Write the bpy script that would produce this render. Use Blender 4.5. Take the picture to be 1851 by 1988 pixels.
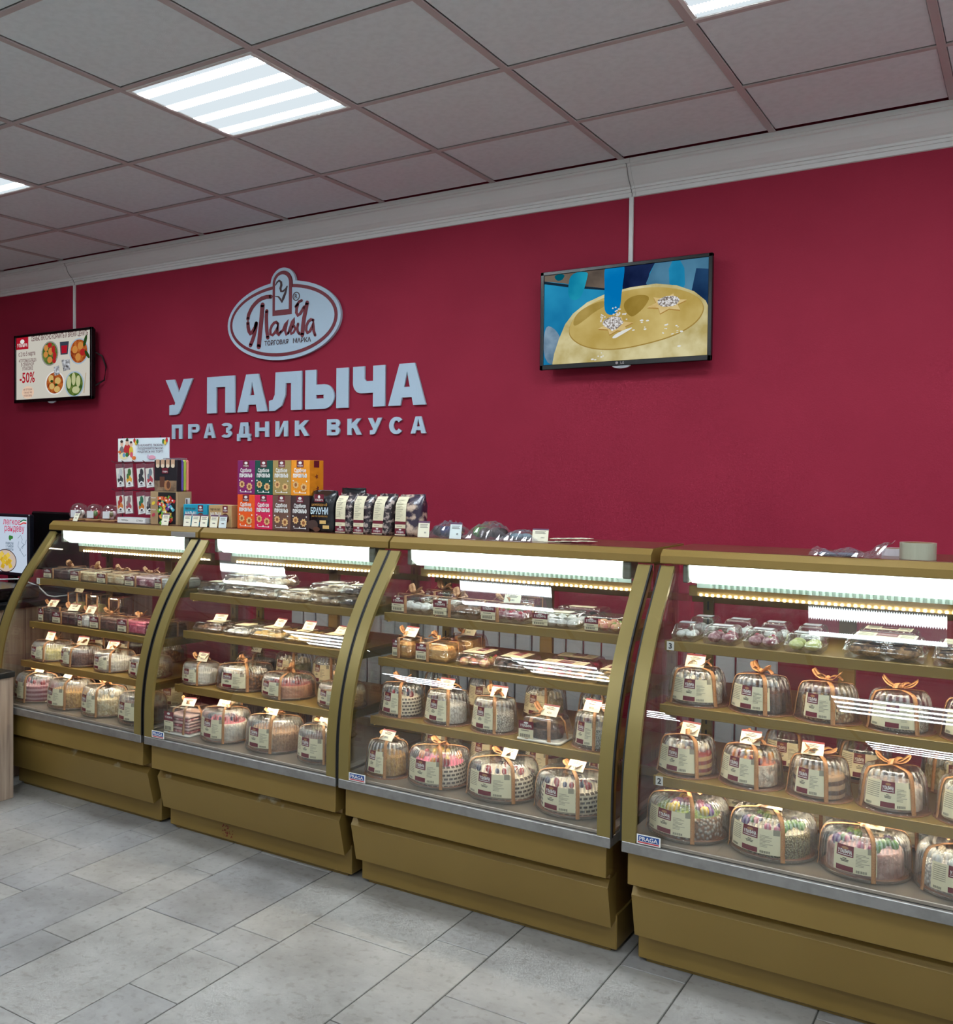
import bpy, math, random
from mathutils import Vector, Matrix
from mathutils.geometry import tessellate_polygon

for o in list(bpy.data.objects): bpy.data.objects.remove(o, do_unlink=True)
SC = bpy.context.scene
COL = SC.collection
PI = math.pi
rnd = random.Random(7)

# ------------------------------------------------------------------ camera
cam_d = bpy.data.cameras.new('camera')
cam = bpy.data.objects.new('camera', cam_d); COL.objects.link(cam)
cam.location = (2.0741, -3.667, 1.4995)
cam.rotation_euler = (1.5431, -0.0075, 0.6148)
cam_d.sensor_fit = 'HORIZONTAL'; cam_d.sensor_width = 36.0
cam_d.lens = 36.0 * 1935.8 / 1851.0
cam_d.shift_x = (925.5 - 647.1) / 1851.0
cam_d.shift_y = (981.9 - 994.0) / 1851.0
cam_d.clip_start = 0.05
SC.camera = cam
# ------------------------------------------------------------------ world, exposure
w = bpy.data.worlds.new('world'); SC.world = w; w.use_nodes = True
w.node_tree.nodes['Background'].inputs[0].default_value = (0.5, 0.55, 0.6, 1)
w.node_tree.nodes['Background'].inputs[1].default_value = 0.02
SC.view_settings.view_transform = 'Standard'
try: SC.view_settings.look = 'None'
except Exception: pass
SC.view_settings.gamma = 1.0
SC.view_settings.use_curve_mapping = False
SC.view_settings.exposure = 0.0
SC.cycles.max_bounces = 6
SC.cycles.diffuse_bounces = 4
SC.cycles.glossy_bounces = 3
SC.cycles.transmission_bounces = 4
SC.cycles.transparent_max_bounces = 24
SC.cycles.use_adaptive_sampling = True
SC.cycles.adaptive_threshold = 0.03
SC.cycles.adaptive_min_samples = 12
SC.cycles.caustics_reflective = False
SC.cycles.caustics_refractive = False
SC.cycles.sample_clamp_indirect = 6.0
SC.cycles.use_denoising = True
SC.cycles.use_light_tree = False
# lamp levels (the room's own ceiling panels, case tubes, shelf LEDs, screens)
PANEL_E = 78.0
TUBE_E = 3.8
LED_E = 78.0
DOT_E = 60.0
SCREEN_E = 0.8

# ------------------------------------------------------------------ colour and materials
def lin(c):
    c /= 255.0
    return c / 12.92 if c <= 0.04045 else ((c + 0.055) / 1.055) ** 2.4
def S(r, g, b): return (lin(r), lin(g), lin(b), 1.0)
MATS = {}
def M(name, col, rough=0.5, metal=0.0, spec=0.5, noise=None, bump=None, emit=None, coat=0.0, sss=0.0):
    """noise=(scale, second colour, low, high[, detail]); bump=(scale, strength)"""
    if name in MATS: return MATS[name]
    m = bpy.data.materials.new(name); m.use_nodes = True; MATS[name] = m
    nt = m.node_tree; b = nt.nodes['Principled BSDF']
    b.inputs['Base Color'].default_value = col
    b.inputs['Roughness'].default_value = rough
    b.inputs['Metallic'].default_value = metal
    b.inputs['Specular IOR Level'].default_value = spec
    b.inputs['Coat Weight'].default_value = coat
    if noise or bump:
        tc = nt.nodes.new('ShaderNodeTexCoord')
    if noise:
        n = nt.nodes.new('ShaderNodeTexNoise'); n.inputs['Scale'].default_value = noise[0]
        n.inputs['Detail'].default_value = noise[4] if len(noise) > 4 else 5
        nt.links.new(tc.outputs['Object'], n.inputs['Vector'])
        r = nt.nodes.new('ShaderNodeValToRGB')
        r.color_ramp.elements[0].position = noise[2]; r.color_ramp.elements[1].position = noise[3]
        r.color_ramp.elements[0].color = col; r.color_ramp.elements[1].color = noise[1]
        nt.links.new(n.outputs['Fac'], r.inputs['Fac']); nt.links.new(r.outputs['Color'], b.inputs['Base Color'])
    if bump:
        n2 = nt.nodes.new('ShaderNodeTexNoise'); n2.inputs['Scale'].default_value = bump[0]
        n2.inputs['Detail'].default_value = 4
        nt.links.new(tc.outputs['Object'], n2.inputs['Vector'])
        bp = nt.nodes.new('ShaderNodeBump'); bp.inputs['Strength'].default_value = bump[1]; bp.inputs['Distance'].default_value = 0.01
        nt.links.new(n2.outputs['Fac'], bp.inputs['Height']); nt.links.new(bp.outputs['Normal'], b.inputs['Normal'])
    if emit:
        b.inputs['Emission Color'].default_value = emit[0]; b.inputs['Emission Strength'].default_value = emit[1]
    return m
def E_(name, col, strength):
    if name in MATS: return MATS[name]
    m = bpy.data.materials.new(name); m.use_nodes = True; MATS[name] = m
    nt = m.node_tree; nt.nodes.clear()
    o = nt.nodes.new('ShaderNodeOutputMaterial'); e = nt.nodes.new('ShaderNodeEmission')
    e.inputs[0].default_value = col; e.inputs[1].default_value = strength
    if name.startswith('screen_') or name == 'led_dot': m.cycles.emission_sampling = 'NONE'      # many tiny faces: not worth a shadow ray each
    nt.links.new(e.outputs[0], o.inputs[0]); return m
def clear(name, tint, f0, f90, power, rough, body=0.0, bodycol=(1, 1, 1, 1)):
    """clear sheet: straight-through transmission plus an angle-dependent (Schlick) mirror; body = milky share"""
    if name in MATS: return MATS[name]
    m = bpy.data.materials.new(name); m.use_nodes = True; MATS[name] = m
    nt = m.node_tree; nt.nodes.clear()
    o = nt.nodes.new('ShaderNodeOutputMaterial')
    tr = nt.nodes.new('ShaderNodeBsdfTransparent'); tr.inputs[0].default_value = tint
    gl = nt.nodes.new('ShaderNodeBsdfGlossy'); gl.inputs[0].default_value = (1, 1, 1, 1); gl.inputs['Roughness'].default_value = rough
    lw = nt.nodes.new('ShaderNodeLayerWeight'); lw.inputs[0].default_value = 0.5
    pw = nt.nodes.new('ShaderNodeMath'); pw.operation = 'POWER'; pw.inputs[1].default_value = power
    mr = nt.nodes.new('ShaderNodeMapRange'); mr.inputs['To Min'].default_value = f0; mr.inputs['To Max'].default_value = f90
    nt.links.new(lw.outputs['Facing'], pw.inputs[0]); nt.links.new(pw.outputs[0], mr.inputs[0])
    mx = nt.nodes.new('ShaderNodeMixShader')
    nt.links.new(mr.outputs[0], mx.inputs[0]); nt.links.new(tr.outputs[0], mx.inputs[1]); nt.links.new(gl.outputs[0], mx.inputs[2])
    last = mx
    if body > 0:
        df = nt.nodes.new('ShaderNodeBsdfDiffuse'); df.inputs[0].default_value = bodycol
        m2 = nt.nodes.new('ShaderNodeMixShader'); m2.inputs[0].default_value = body
        nt.links.new(mx.outputs[0], m2.inputs[1]); nt.links.new(df.outputs[0], m2.inputs[2]); last = m2
    nt.links.new(last.outputs[0], o.inputs[0]); return m

RED = M('wall_red', S(160, 40, 65), 0.7, 0.0, 0.22, noise=(3.0, S(153, 36, 61), .35, .7), bump=(180, .05))
WHITE = M('white_paint', S(232, 232, 230), 0.5)
WALLG = M('wall_grey', S(232, 232, 228), 0.7)
TILEC = M('ceiling_tile', S(228, 238, 242), 0.9, noise=(40, S(222, 232, 236), .4, .65), bump=(300, .15))
BARC = M('grid_bar', S(190, 180, 180), 0.55)
GOLD = M('gold_paint', S(144, 117, 60), 0.4, 0.2, noise=(2.2, S(136, 109, 54), .35, .7))
GOLDD = M('gold_paint_side', S(128, 98, 46), 0.4, 0.2)
GOLDL = M('gold_anodised', S(134, 117, 66), 0.36, 0.35)
TAN = M('tan_frame', S(168, 138, 84), 0.45)
STEEL = M('brushed_steel', S(164, 162, 160), 0.42, 0.8, noise=(30, S(148, 146, 144), .4, .7))
DECK = M('deck_sheet', S(158, 148, 136), 0.3, 0.55)
BLACK = M('black_rubber', S(14, 13, 13), 0.55)
BLACKP = M('black_plastic', S(12, 12, 14), 0.25)
BROWNTOP = M('brown_laminate', S(112, 70, 52), 0.22, noise=(6, S(98, 58, 44), .35, .65))
def oak_mat():
    m = M('oak', S(172, 148, 128), 0.55); nt = m.node_tree; p = nt.nodes['Principled BSDF']
    g = nt.nodes.new('ShaderNodeNewGeometry'); mp = nt.nodes.new('ShaderNodeMapping'); mp.inputs['Scale'].default_value = (30, 30, 1.6); nt.links.new(g.outputs['Position'], mp.inputs[0])
    n = nt.nodes.new('ShaderNodeTexNoise'); n.inputs['Scale'].default_value = 1.6; n.inputs['Detail'].default_value = 7; nt.links.new(mp.outputs[0], n.inputs['Vector'])
    r = nt.nodes.new('ShaderNodeValToRGB'); r.color_ramp.elements[0].position = .3; r.color_ramp.elements[1].position = .7; r.color_ramp.elements[0].color = S(134, 112, 98); r.color_ramp.elements[1].color = S(184, 162, 142)
    nt.links.new(n.outputs['Fac'], r.inputs[0]); nt.links.new(r.outputs[0], p.inputs['Base Color']); return m
OAK = oak_mat()
RADI = M('radiator_paint', S(205, 208, 210), 0.4)
GLASS = clear('glass', (0.965, 0.975, 0.965, 1), 0.045, 1.0, 4.2, 0.0)
GLASSB = clear('glass_back', (0.93, 0.92, 0.92, 1), 0.05, 1.0, 4.5, 0.02, .03, S(160, 150, 150))
PET = clear('clear_plastic', (0.96, 0.96, 0.96, 1), 0.06, 0.7, 2.2, 0.06, .025, S(230, 232, 235))
PETB = clear('clear_plastic_base', (0.86, 0.82, 0.78, 1), 0.06, 0.55, 2.5, 0.12, .18, S(190, 165, 145))
PETR = clear('clear_plastic_rib_highlight', (0.9, 0.9, 0.9, 1), 0.14, 0.8, 1.6, 0.08, .22, S(240, 242, 245))
PETS = clear('clear_plastic_wall_rib_highlight', (0.94, 0.94, 0.94, 1), 0.09, 0.75, 1.9, 0.07, .05, S(236, 238, 242))
FILM = clear('clear_film', (0.9, 0.9, 0.92, 1), 0.10, 0.7, 1.6, 0.1, .06, S(225, 225, 235))
RIB = M('ribbon', S(186, 136, 92), 0.42, 0.0, 0.5, noise=(60, S(160, 108, 70), .4, .65))
CREAM = M('label_cream', S(226, 216, 184), 0.6)
MAROON = M('label_maroon', S(112, 26, 44), 0.5)
PRINT = M('print_dark', S(70, 62, 58), 0.6)
PRINTL = M('print_grey', S(150, 142, 124), 0.6)
PWHITE = M('print_white', S(236, 234, 230), 0.6)
CARD = M('card_cream', S(236, 230, 206), 0.6)
BOARD = M('cake_board', S(150, 100, 68), 0.4, noise=(8, S(128, 82, 54), .4, .6))
SIGN = M('sign_grey', S(192, 214, 232), 0.5, 0, .3)
SIGNM = M('sign_maroon', S(122, 28, 46), 0.5)
SIGND = M('sign_dark', S(60, 22, 34), 0.5)

# ------------------------------------------------------------------ mesh helper
class MB:
    def __init__(s): s.v = []; s.f = []; s.uv = None
    def add(s, vs, fs, m=0, smooth=False):
        k = len(s.v); s.v += [tuple(p) for p in vs]
        s.f += [(tuple(i + k for i in f), m, smooth) for f in fs]
    def box(s, x0, x1, y0, y1, z0, z1, m=0):
        s.add([(x0, y0, z0), (x1, y0, z0), (x1, y1, z0), (x0, y1, z0), (x0, y0, z1), (x1, y0, z1), (x1, y1, z1), (x0, y1, z1)],
              [(0, 3, 2, 1), (4, 5, 6, 7), (0, 1, 5, 4), (1, 2, 6, 5), (2, 3, 7, 6), (3, 0, 4, 7)], m)
    def rbox(s, x0, x1, y0, y1, z0, z1, b=.003, m=0):
        c = ((x0 + x1) / 2, (y0 + y1) / 2, (z0 + z1) / 2); h = (abs(x1 - x0) / 2, abs(y1 - y0) / 2, abs(z1 - z0) / 2)
        b = min(b, *(q * .9 for q in h)); idx = {}; vs = []
        for sx in (-1, 1):
            for sy in (-1, 1):
                for sz in (-1, 1):
                    for ax in range(3):
                        p = [sx * h[0], sy * h[1], sz * h[2]]
                        for a in range(3):
                            if a != ax: p[a] -= b * (sx, sy, sz)[a]
                        idx[(sx, sy, sz, ax)] = len(vs); vs.append((p[0] + c[0], p[1] + c[1], p[2] + c[2]))
        fs = []
        for ax in range(3):
            a1, a2 = (ax + 1) % 3, (ax + 2) % 3
            for sg in (-1, 1):
                q = []
                for (u, v) in ((-1, -1), (1, -1), (1, 1), (-1, 1)):
                    k = [0, 0, 0]; k[ax] = sg; k[a1] = u; k[a2] = v; q.append(idx[(k[0], k[1], k[2], ax)])
                fs.append(tuple(q if sg > 0 else q[::-1]))
            for u in (-1, 1):
                for v in (-1, 1):
                    k = [0, 0, 0]; k[a1] = u; k[a2] = v; q = []
                    k[ax] = -1; q.append(idx[(*k, a1)]); q.append(idx[(*k, a2)])
                    k[ax] = 1; q.append(idx[(*k, a2)]); q.append(idx[(*k, a1)])
                    fs.append(tuple(q if u * v > 0 else q[::-1]))
        for sx in (-1, 1):
            for sy in (-1, 1):
                for sz in (-1, 1):
                    q = [idx[(sx, sy, sz, 0)], idx[(sx, sy, sz, 1)], idx[(sx, sy, sz, 2)]]
                    fs.append(tuple(q if sx * sy * sz > 0 else q[::-1]))
        s.add(vs, fs, m)
    def prism_x(s, poly, x0, x1, m=0, smooth=False):
        """poly of (y,z) extruded along x"""
        n = len(poly); vs = [(x0, y, z) for y, z in poly] + [(x1, y, z) for y, z in poly]
        fs = [(i, (i + 1) % n, n + (i + 1) % n, n + i) for i in range(n)]
        tri = tessellate_polygon([[Vector((y, z, 0)) for y, z in poly]])
        s.add(vs, fs, m, smooth); k = len(s.v) - 2 * n
        for t in tri:
            s.f.append((tuple(k + i for i in t), m, False)); s.f.append((tuple(k + n + i for i in t[::-1]), m, False))
    def band_x(s, path, t, x0, x1, m=0):
        """a bent sheet: (y,z) path thickened by t to the inside, extruded along x"""
        n = len(path); nor = []
        for i in range(n):
            a = path[max(i - 1, 0)]; b = path[min(i + 1, n - 1)]
            d = Vector((b[0] - a[0], b[1] - a[1])).normalized(); nor.append((d[1], -d[0]))
        inn = [(path[i][0] + nor[i][0] * t, path[i][1] + nor[i][1] * t) for i in range(n)]
        vs = []
        for x in (x0, x1):
            vs += [(x, *p) for p in path] + [(x, *p) for p in inn]
        fs = []; sm = []
        for i in range(n - 1):
            fs.append((i, i + 1, 2 * n + i + 1, 2 * n + i)); fs.append((n + i, 3 * n + i, 3 * n + i + 1, n + i + 1))
        s.add(vs, fs, m, True)
        fs = []
        for i in range(n - 1):
            fs.append((i, n + i, n + i + 1, i + 1)); fs.append((2 * n + i, 2 * n + i + 1, 3 * n + i + 1, 3 * n + i))
        s.add(vs, fs, m, False)                       # edges on vertices of their own: they must not bend the sheet's shading
        s.add([vs[0], vs[2 * n], vs[3 * n], vs[n]], [(0, 1, 2, 3)], m); s.add([vs[n - 1], vs[2 * n - 1], vs[4 * n - 1], vs[3 * n - 1]], [(0, 1, 2, 3)], m)
    def flat(s, loops, y0, y1, m=0):
        """2D (x,z) outline (first loop outer, rest holes) extruded from front y0 to back y1"""
        tri = tessellate_polygon([[Vector((a, b, 0)) for a, b in L] for L in loops])
        pts = [p for L in loops for p in L]; n = len(pts)
        s.add([(a, y0, b) for a, b in pts] + [(a, y1, b) for a, b in pts], [], m); k = len(s.v) - 2 * n
        for t in tri:
            a, b, c = (pts[i] for i in t)
            ccw = (b[0] - a[0]) * (c[1] - a[1]) - (b[1] - a[1]) * (c[0] - a[0]) > 0
            tt = t if ccw else t[::-1]
            s.f.append((tuple(k + i for i in tt), m, False))
            if y1 != y0: s.f.append((tuple(k + n + i for i in tt[::-1]), m, False))
        if y1 != y0:
            q = 0
            for L in loops:
                for i in range(len(L)):
                    j = (i + 1) % len(L)
                    s.f.append(((k + q + i, k + q + j, k + n + q + j, k + n + q + i), m, False))
                q += len(L)
    def stroke(s, path, wd, y0, y1, m=0, taper=None):
        n = len(path); L = []; R = []
        for i in range(n):
            a = path[max(i - 1, 0)]; b = path[min(i + 1, n - 1)]
            d = Vector((b[0] - a[0], b[1] - a[1])); d = d.normalized() if d.length > 0 else Vector((1, 0))
            h = wd / 2 * (taper[i] if taper else 1)
            L.append((path[i][0] - d[1] * h, path[i][1] + d[0] * h)); R.append((path[i][0] + d[1] * h, path[i][1] - d[0] * h))
        for i in range(n - 1):
            q = [L[i], R[i], R[i + 1], L[i + 1]]
            s.add([(a, y0, b) for a, b in q] + [(a, y1, b) for a, b in q],
                  [(0, 1, 2, 3), (7, 6, 5, 4), (0, 4, 5, 1), (1, 5, 6, 2), (2, 6, 7, 3), (3, 7, 4, 0)], m)
        for e, k in ((path[0], 0), (path[-1], n - 1)):
            h = wd / 2 * (taper[k] if taper else 1)
            s.flat([[(e[0] + h * math.cos(t * PI / 5), e[1] + h * math.sin(t * PI / 5)) for t in range(10)]], y0, y1, m)
    def lathe(s, prof, seg, m=0, mod=None, smooth=True, cap0=False, cap1=False, c=(0, 0, 0), uv=False):
        """prof of (r,z); mod(theta, i) -> radius factor"""
        k0 = len(s.v); vs = []
        for i, (r, z) in enumerate(prof):
            for j in range(seg):
                a = 2 * PI * j / seg; q = r * (mod(a, i) if mod else 1)
                vs.append((c[0] + q * math.cos(a), c[1] + q * math.sin(a), c[2] + z))
        fs = []
        for i in range(len(prof) - 1):
            for j in range(seg):
                jj = (j + 1) % seg; fs.append((i * seg + j, i * seg + jj, (i + 1) * seg + jj, (i + 1) * seg + j))
        s.add(vs, fs, m, smooth); n = len(prof)
        if cap0: s.f.append((tuple(k0 + j for j in range(seg))[::-1], m, False))
        if cap1: s.f.append((tuple(k0 + (n - 1) * seg + j for j in range(seg)), m, False))
    def ball(s, c, r, m=0, sz=1.0, seg=10, ring=6, sx=1.0, sy=1.0):
        k0 = len(s.v); vs = []; fs = []
        for i in range(ring + 1):
            t = PI * i / ring
            for j in range(seg):
                a = 2 * PI * j / seg
                vs.append((c[0] + r * sx * math.sin(t) * math.cos(a), c[1] + r * sy * math.sin(t) * math.sin(a), c[2] + r * sz * math.cos(t)))
        for i in range(ring):
            for j in range(seg):
                jj = (j + 1) % seg; fs.append((i * seg + j, (i + 1) * seg + j, (i + 1) * seg + jj, i * seg + jj))
        s.add(vs, fs, m, True)
    def tube(s, path, r, seg=8, m=0):
        n = len(path); P = [Vector(p) for p in path]; vs = []; up = Vector((0, 0, 1))
        for i in range(n):
            d = (P[min(i + 1, n - 1)] - P[max(i - 1, 0)]).normalized()
            a = d.cross(up); a = a.normalized() if a.length > 1e-4 else Vector((1, 0, 0)); b = d.cross(a)
            for j in range(seg):
                t = 2 * PI * j / seg; vs.append(P[i] + (a * math.cos(t) + b * math.sin(t)) * r)
        fs = [(i * seg + j, i * seg + (j + 1) % seg, (i + 1) * seg + (j + 1) % seg, (i + 1) * seg + j) for i in range(n - 1) for j in range(seg)]
        s.add(vs, fs, m, True); k = len(s.v) - n * seg
        s.f.append((tuple(k + j for j in range(seg)), m, False)); s.f.append((tuple(k + (n - 1) * seg + j for j in range(seg))[::-1], m, False))
    def strip(s, path, side, wd, m=0, th=.0008):
        """ribbon: 3D path, side vector (or list), width; two-faced thin"""
        n = len(path); P = [Vector(p) for p in path]; vs = []
        for i in range(n):
            sd = Vector(side[i] if isinstance(side, list) else side).normalized()
            d = (P[min(i + 1, n - 1)] - P[max(i - 1, 0)]); d = d.normalized() if d.length > 1e-9 else Vector((1, 0, 0))
            nn = d.cross(sd); nn = nn.normalized() if nn.length > 1e-6 else Vector((0, 0, 1))
            for (a, b) in ((-1, -1), (1, -1), (1, 1), (-1, 1)):
                vs.append(P[i] + sd * (a * wd / 2) + nn * (b * th / 2))
        fs = []
        for i in range(n - 1):
            for j in range(4):
                fs.append((i * 4 + j, i * 4 + (j + 1) % 4, (i + 1) * 4 + (j + 1) % 4, (i + 1) * 4 + j))
        s.add(vs, fs, m, True)
    def ptext(s, body, size, place, m=0, bold=0.0, align='CENTER', fit=None):
        """lettering: place(x,y) -> 3D point; fit = width the line is squeezed to"""
        vs, fs = glyphs(body, bold)
        if not vs: return
        xs = [p[0] for p in vs]; x0, x1 = min(xs), max(xs); wd = (x1 - x0) * size
        k = fit / wd if fit else 1.0
        off = {'CENTER': (x0 + x1) / 2, 'LEFT': x0, 'RIGHT': x1}[align]
        s.add([place((p[0] - off) * size * k, p[1] * size) for p in vs], fs, m)
    def mesh(s, name, mats):
        me = bpy.data.meshes.new(name); me.from_pydata(s.v, [], [f[0] for f in s.f])
        for m in mats: me.materials.append(m)
        me.polygons.foreach_set('material_index', [f[1] for f in s.f])
        me.polygons.foreach_set('use_smooth', [f[2] for f in s.f])
        me.update(); return me
    def build(s, name, mats, parent=None, world=True):
        """world=True: the coordinates are the room's; they are shifted to the (unrotated) parent's frame"""
        if not isinstance(mats, (list, tuple)): mats = [mats]
        if parent is not None and world:
            q = wloc(parent); s.v = [(a - q[0], b - q[1], c - q[2]) for a, b, c in s.v]
        o = bpy.data.objects.new(name, s.mesh(name, mats)); COL.objects.link(o)
        if parent is not None: o.parent = parent
        return o
def wloc(o):
    v = Vector((0, 0, 0))
    while o is not None: v = v + o.location; o = o.parent
    return v
_G = {}
def glyphs(body, bold=0.0):
    key = (body, bold)
    if key not in _G:
        c = bpy.data.curves.new('glyph', 'FONT'); c.body = body; c.resolution_u = 2; c.offset = bold; c.fill_mode = 'FRONT'
        o = bpy.data.objects.new('glyph', c); COL.objects.link(o)
        dg = bpy.context.evaluated_depsgraph_get(); me = bpy.data.meshes.new_from_object(o.evaluated_get(dg))
        _G[key] = ([tuple(v.co[:2]) for v in me.vertices], [tuple(p.vertices) for p in me.polygons])
        bpy.data.objects.remove(o, do_unlink=True); bpy.data.meshes.remove(me)
    return _G[key]
def tag(o, label, cat, group=None, kind=None):
    o['label'] = label; o['category'] = cat
    if group: o['group'] = group
    if kind: o['kind'] = kind
    return o
def thing(name, label, cat, loc=(0, 0, 0), rz=0.0, group=None):
    o = bpy.data.objects.new(name, None); COL.objects.link(o); o.location = loc; o.rotation_euler = (0, 0, rz)
    o.empty_display_size = .05
    return tag(o, label, cat, group)
def struct(name, o_mb, mats, label=None):
    o = o_mb.build(name, mats); o['kind'] = 'structure'
    if label: o['label'] = label
    return o
def inst(name, me, parent, loc=(0, 0, 0), scale=(1, 1, 1), rz=0.0, rx=0.0):
    o = bpy.data.objects.new(name, me); COL.objects.link(o); o.parent = parent
    o.location = loc; o.scale = scale; o.rotation_euler = (rx, 0, rz); return o
def front(x0, y, z0): return lambda a, b: (x0 + a, y, z0 + b)
ORD = ['first', 'second', 'third', 'fourth', 'fifth', 'sixth', 'seventh', 'eighth', 'ninth', 'tenth']

# ------------------------------------------------------------------ room
CEIL, WALL = 2.863, 0.62
RX0, RX1, RY0 = -5.4, 4.2, -6.6
b = MB(); b.box(RX0, RX1, WALL, WALL + .15, 0, CEIL + .1); struct('wall_back', b, RED, 'crimson painted wall behind the cake display cases')
b = MB(); b.box(RX0 - .15, RX0, RY0, WALL + .15, 0, CEIL + .1); struct('wall_left', b, RED)
b = MB(); b.box(RX1, RX1 + .15, RY0, WALL + .15, 0, CEIL + .1); struct('wall_right', b, WALLG)
b = MB(); b.box(RX0, RX1, RY0 - .15, RY0, 0, CEIL + .1); struct('wall_front', b, WALLG)
# floor: slab of grout and stone flags laid in strips that run up to the cases
def stone_mat():
    m = bpy.data.materials.new('stone'); m.use_nodes = True; nt = m.node_tree; p = nt.nodes['Principled BSDF']
    tc = nt.nodes.new('ShaderNodeTexCoord'); oi = nt.nodes.new('ShaderNodeObjectInfo')
    geo = nt.nodes.new('ShaderNodeNewGeometry')
    n1 = nt.nodes.new('ShaderNodeTexNoise'); n1.inputs['Scale'].default_value = 2.6; n1.inputs['Detail'].default_value = 8; n1.inputs['Roughness'].default_value = .65
    n2 = nt.nodes.new('ShaderNodeTexNoise'); n2.inputs['Scale'].default_value = 38; n2.inputs['Detail'].default_value = 4
    for n in (n1, n2): nt.links.new(geo.outputs['Position'], n.inputs['Vector'])
    r1 = nt.nodes.new('ShaderNodeValToRGB'); r1.color_ramp.elements[0].position = .3; r1.color_ramp.elements[1].position = .72
    r1.color_ramp.elements[0].color = S(132, 129, 126); r1.color_ramp.elements[1].color = S(178, 176, 173)
    r2 = nt.nodes.new('ShaderNodeValToRGB'); r2.color_ramp.elements[0].position = .32; r2.color_ramp.elements[1].position = .45
    r2.color_ramp.elements[0].color = (.82, .81, .78, 1); r2.color_ramp.elements[1].color = (1, 1, 1, 1)
    nt.links.new(n1.outputs['Fac'], r1.inputs['Fac']); nt.links.new(n2.outputs['Fac'], r2.inputs['Fac'])
    rv = nt.nodes.new('ShaderNodeValToRGB'); rv.color_ramp.elements[0].color = (.88, .88, .9, 1); rv.color_ramp.elements[1].color = (1.06, 1.04, 1.0, 1)
    nt.links.new(oi.outputs['Random'], rv.inputs['Fac'])
    m1 = nt.nodes.new('ShaderNodeMix'); m1.data_type = 'RGBA'; m1.blend_type = 'MULTIPLY'; m1.inputs['Factor'].default_value = 1
    m2 = nt.nodes.new('ShaderNodeMix'); m2.data_type = 'RGBA'; m2.blend_type = 'MULTIPLY'; m2.inputs['Factor'].default_value = 1
    nt.links.new(r1.outputs[0], m1.inputs[6]); nt.links.new(r2.outputs[0], m1.inputs[7])
    nt.links.new(m1.outputs[2], m2.inputs[6]); nt.links.new(rv.outputs[0], m2.inputs[7])
    nt.links.new(m2.outputs[2], p.inputs['Base Color']); p.inputs['Roughness'].default_value = .42
    bp = nt.nodes.new('ShaderNodeBump'); bp.inputs['Strength'].default_value = .12; bp.inputs['Distance'].default_value = .004
    nt.links.new(n2.outputs['Fac'], bp.inputs['Height']); nt.links.new(bp.outputs[0], p.inputs['Normal'])
    return m
STONE = stone_mat()
b = MB(); b.box(RX0, RX1, RY0, WALL, -.05, -.004)
floor = struct('floor', b, M('grout', S(88, 86, 82), .9))
JX = [-5.4, -4.9, -4.55, -4.2, -3.95, -3.6, -3.4, -3.0, -2.8, -2.45, -2.15, -1.95, -1.65, -1.45, -1.235, -1.04, -.887, -.585, -.435, -.092, .107, .505, .70, 1.05, 1.25, 1.60, 1.90, 2.10, 2.5, 2.7, 3.05, 3.4, 3.7, 4.2]
CUTS = {-1.45: [-1.009], -1.04: [-.735], -.887: [-1.196], -.585: [-1.554], -.435: [-1.233], -.092: [-1.16, -1.36, -1.63], .107: [-.99], .505: [-.847, -1.442]}
for i in range(len(JX) - 1):
    x0, x1 = JX[i], JX[i + 1]; cuts = sorted(CUTS.get(x0, []), reverse=True)
    y = WALL - (.3 + rnd.random() * .5); allc = [WALL]
    if cuts:
        y = cuts[0] + .55 + rnd.random() * .35; 
        while y < WALL - .2: allc.append(y); y += .5 + rnd.random() * .4
        allc = sorted(allc, reverse=True) + cuts; y = cuts[-1] - .45 - rnd.random() * .4
    lim = -2.9 if -3.2 < x0 < 2.2 else -1.4
    while y > lim: allc.append(y); y -= .45 + rnd.random() * .5
    allc.append(lim)
    for k in range(len(allc) - 1):
        ya, yb = allc[k + 1], allc[k]
        if yb < -.0 or k == len(allc) - 2 or True:
            g = .0022; b = MB(); b.rbox(x0 + g, x1 - g, ya + g, yb - g, -.02, rnd.uniform(-.0006, .0004), .0015)
            b.build('stone_flag', STONE, floor)
    b = MB()
    yy = lim
    while yy > RY0: b.box(x0 + .002, x1 - .002, max(yy - .7, RY0), yy - .004, -.02, 0); yy -= .7
    o = b.build('stone_flag_strip', STONE, floor); o['kind'] = 'stuff'

# ceiling: slab, lay-in tiles, T-bars; panels fill some cells
b = MB(); b.box(RX0, RX1, RY0, WALL, CEIL + .06, CEIL + .1)
ceil = struct('ceiling', b, WALLG)
PANELS = [(c, r) for c in (-7, -4, -1, 2, 5) for r in (1, 4, 7) if not (c == -7)]
tile_me = None
b = MB(); b.rbox(-.288, .288, -.288, .288, .004, .02, .003); tile_me = b.mesh('ceiling_tile', [TILEC])
b = MB(); b.rbox(-.288, .288, -.249, .249, .004, .02, .003); edge_me = b.mesh('ceiling_tile_cut', [TILEC])
for c in range(-9, 7):
    for r in range(-1, 11):
        if (c, r) in PANELS: continue
        x, y = (c + .5) * .6, -(r + .5) * .6
        if x < RX0 + .3 or x > RX1 - .3 or y < RY0 + .3: continue
        o = inst('ceiling_tile', edge_me if r == -1 else tile_me, ceil, (x, y - (.037 if r == -1 else 0), CEIL))
for c in range(-9, 8):
    x = c * .6
    if x < RX0 or x > RX1: continue
    b = MB(); b.rbox(x - .0125, x + .0125, RY0, .53, CEIL - .002, CEIL + .003, .001); b.box(x - .002, x + .002, RY0, .53, CEIL + .003, CEIL + .05)
    b.build('grid_runner', BARC, ceil)
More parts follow.
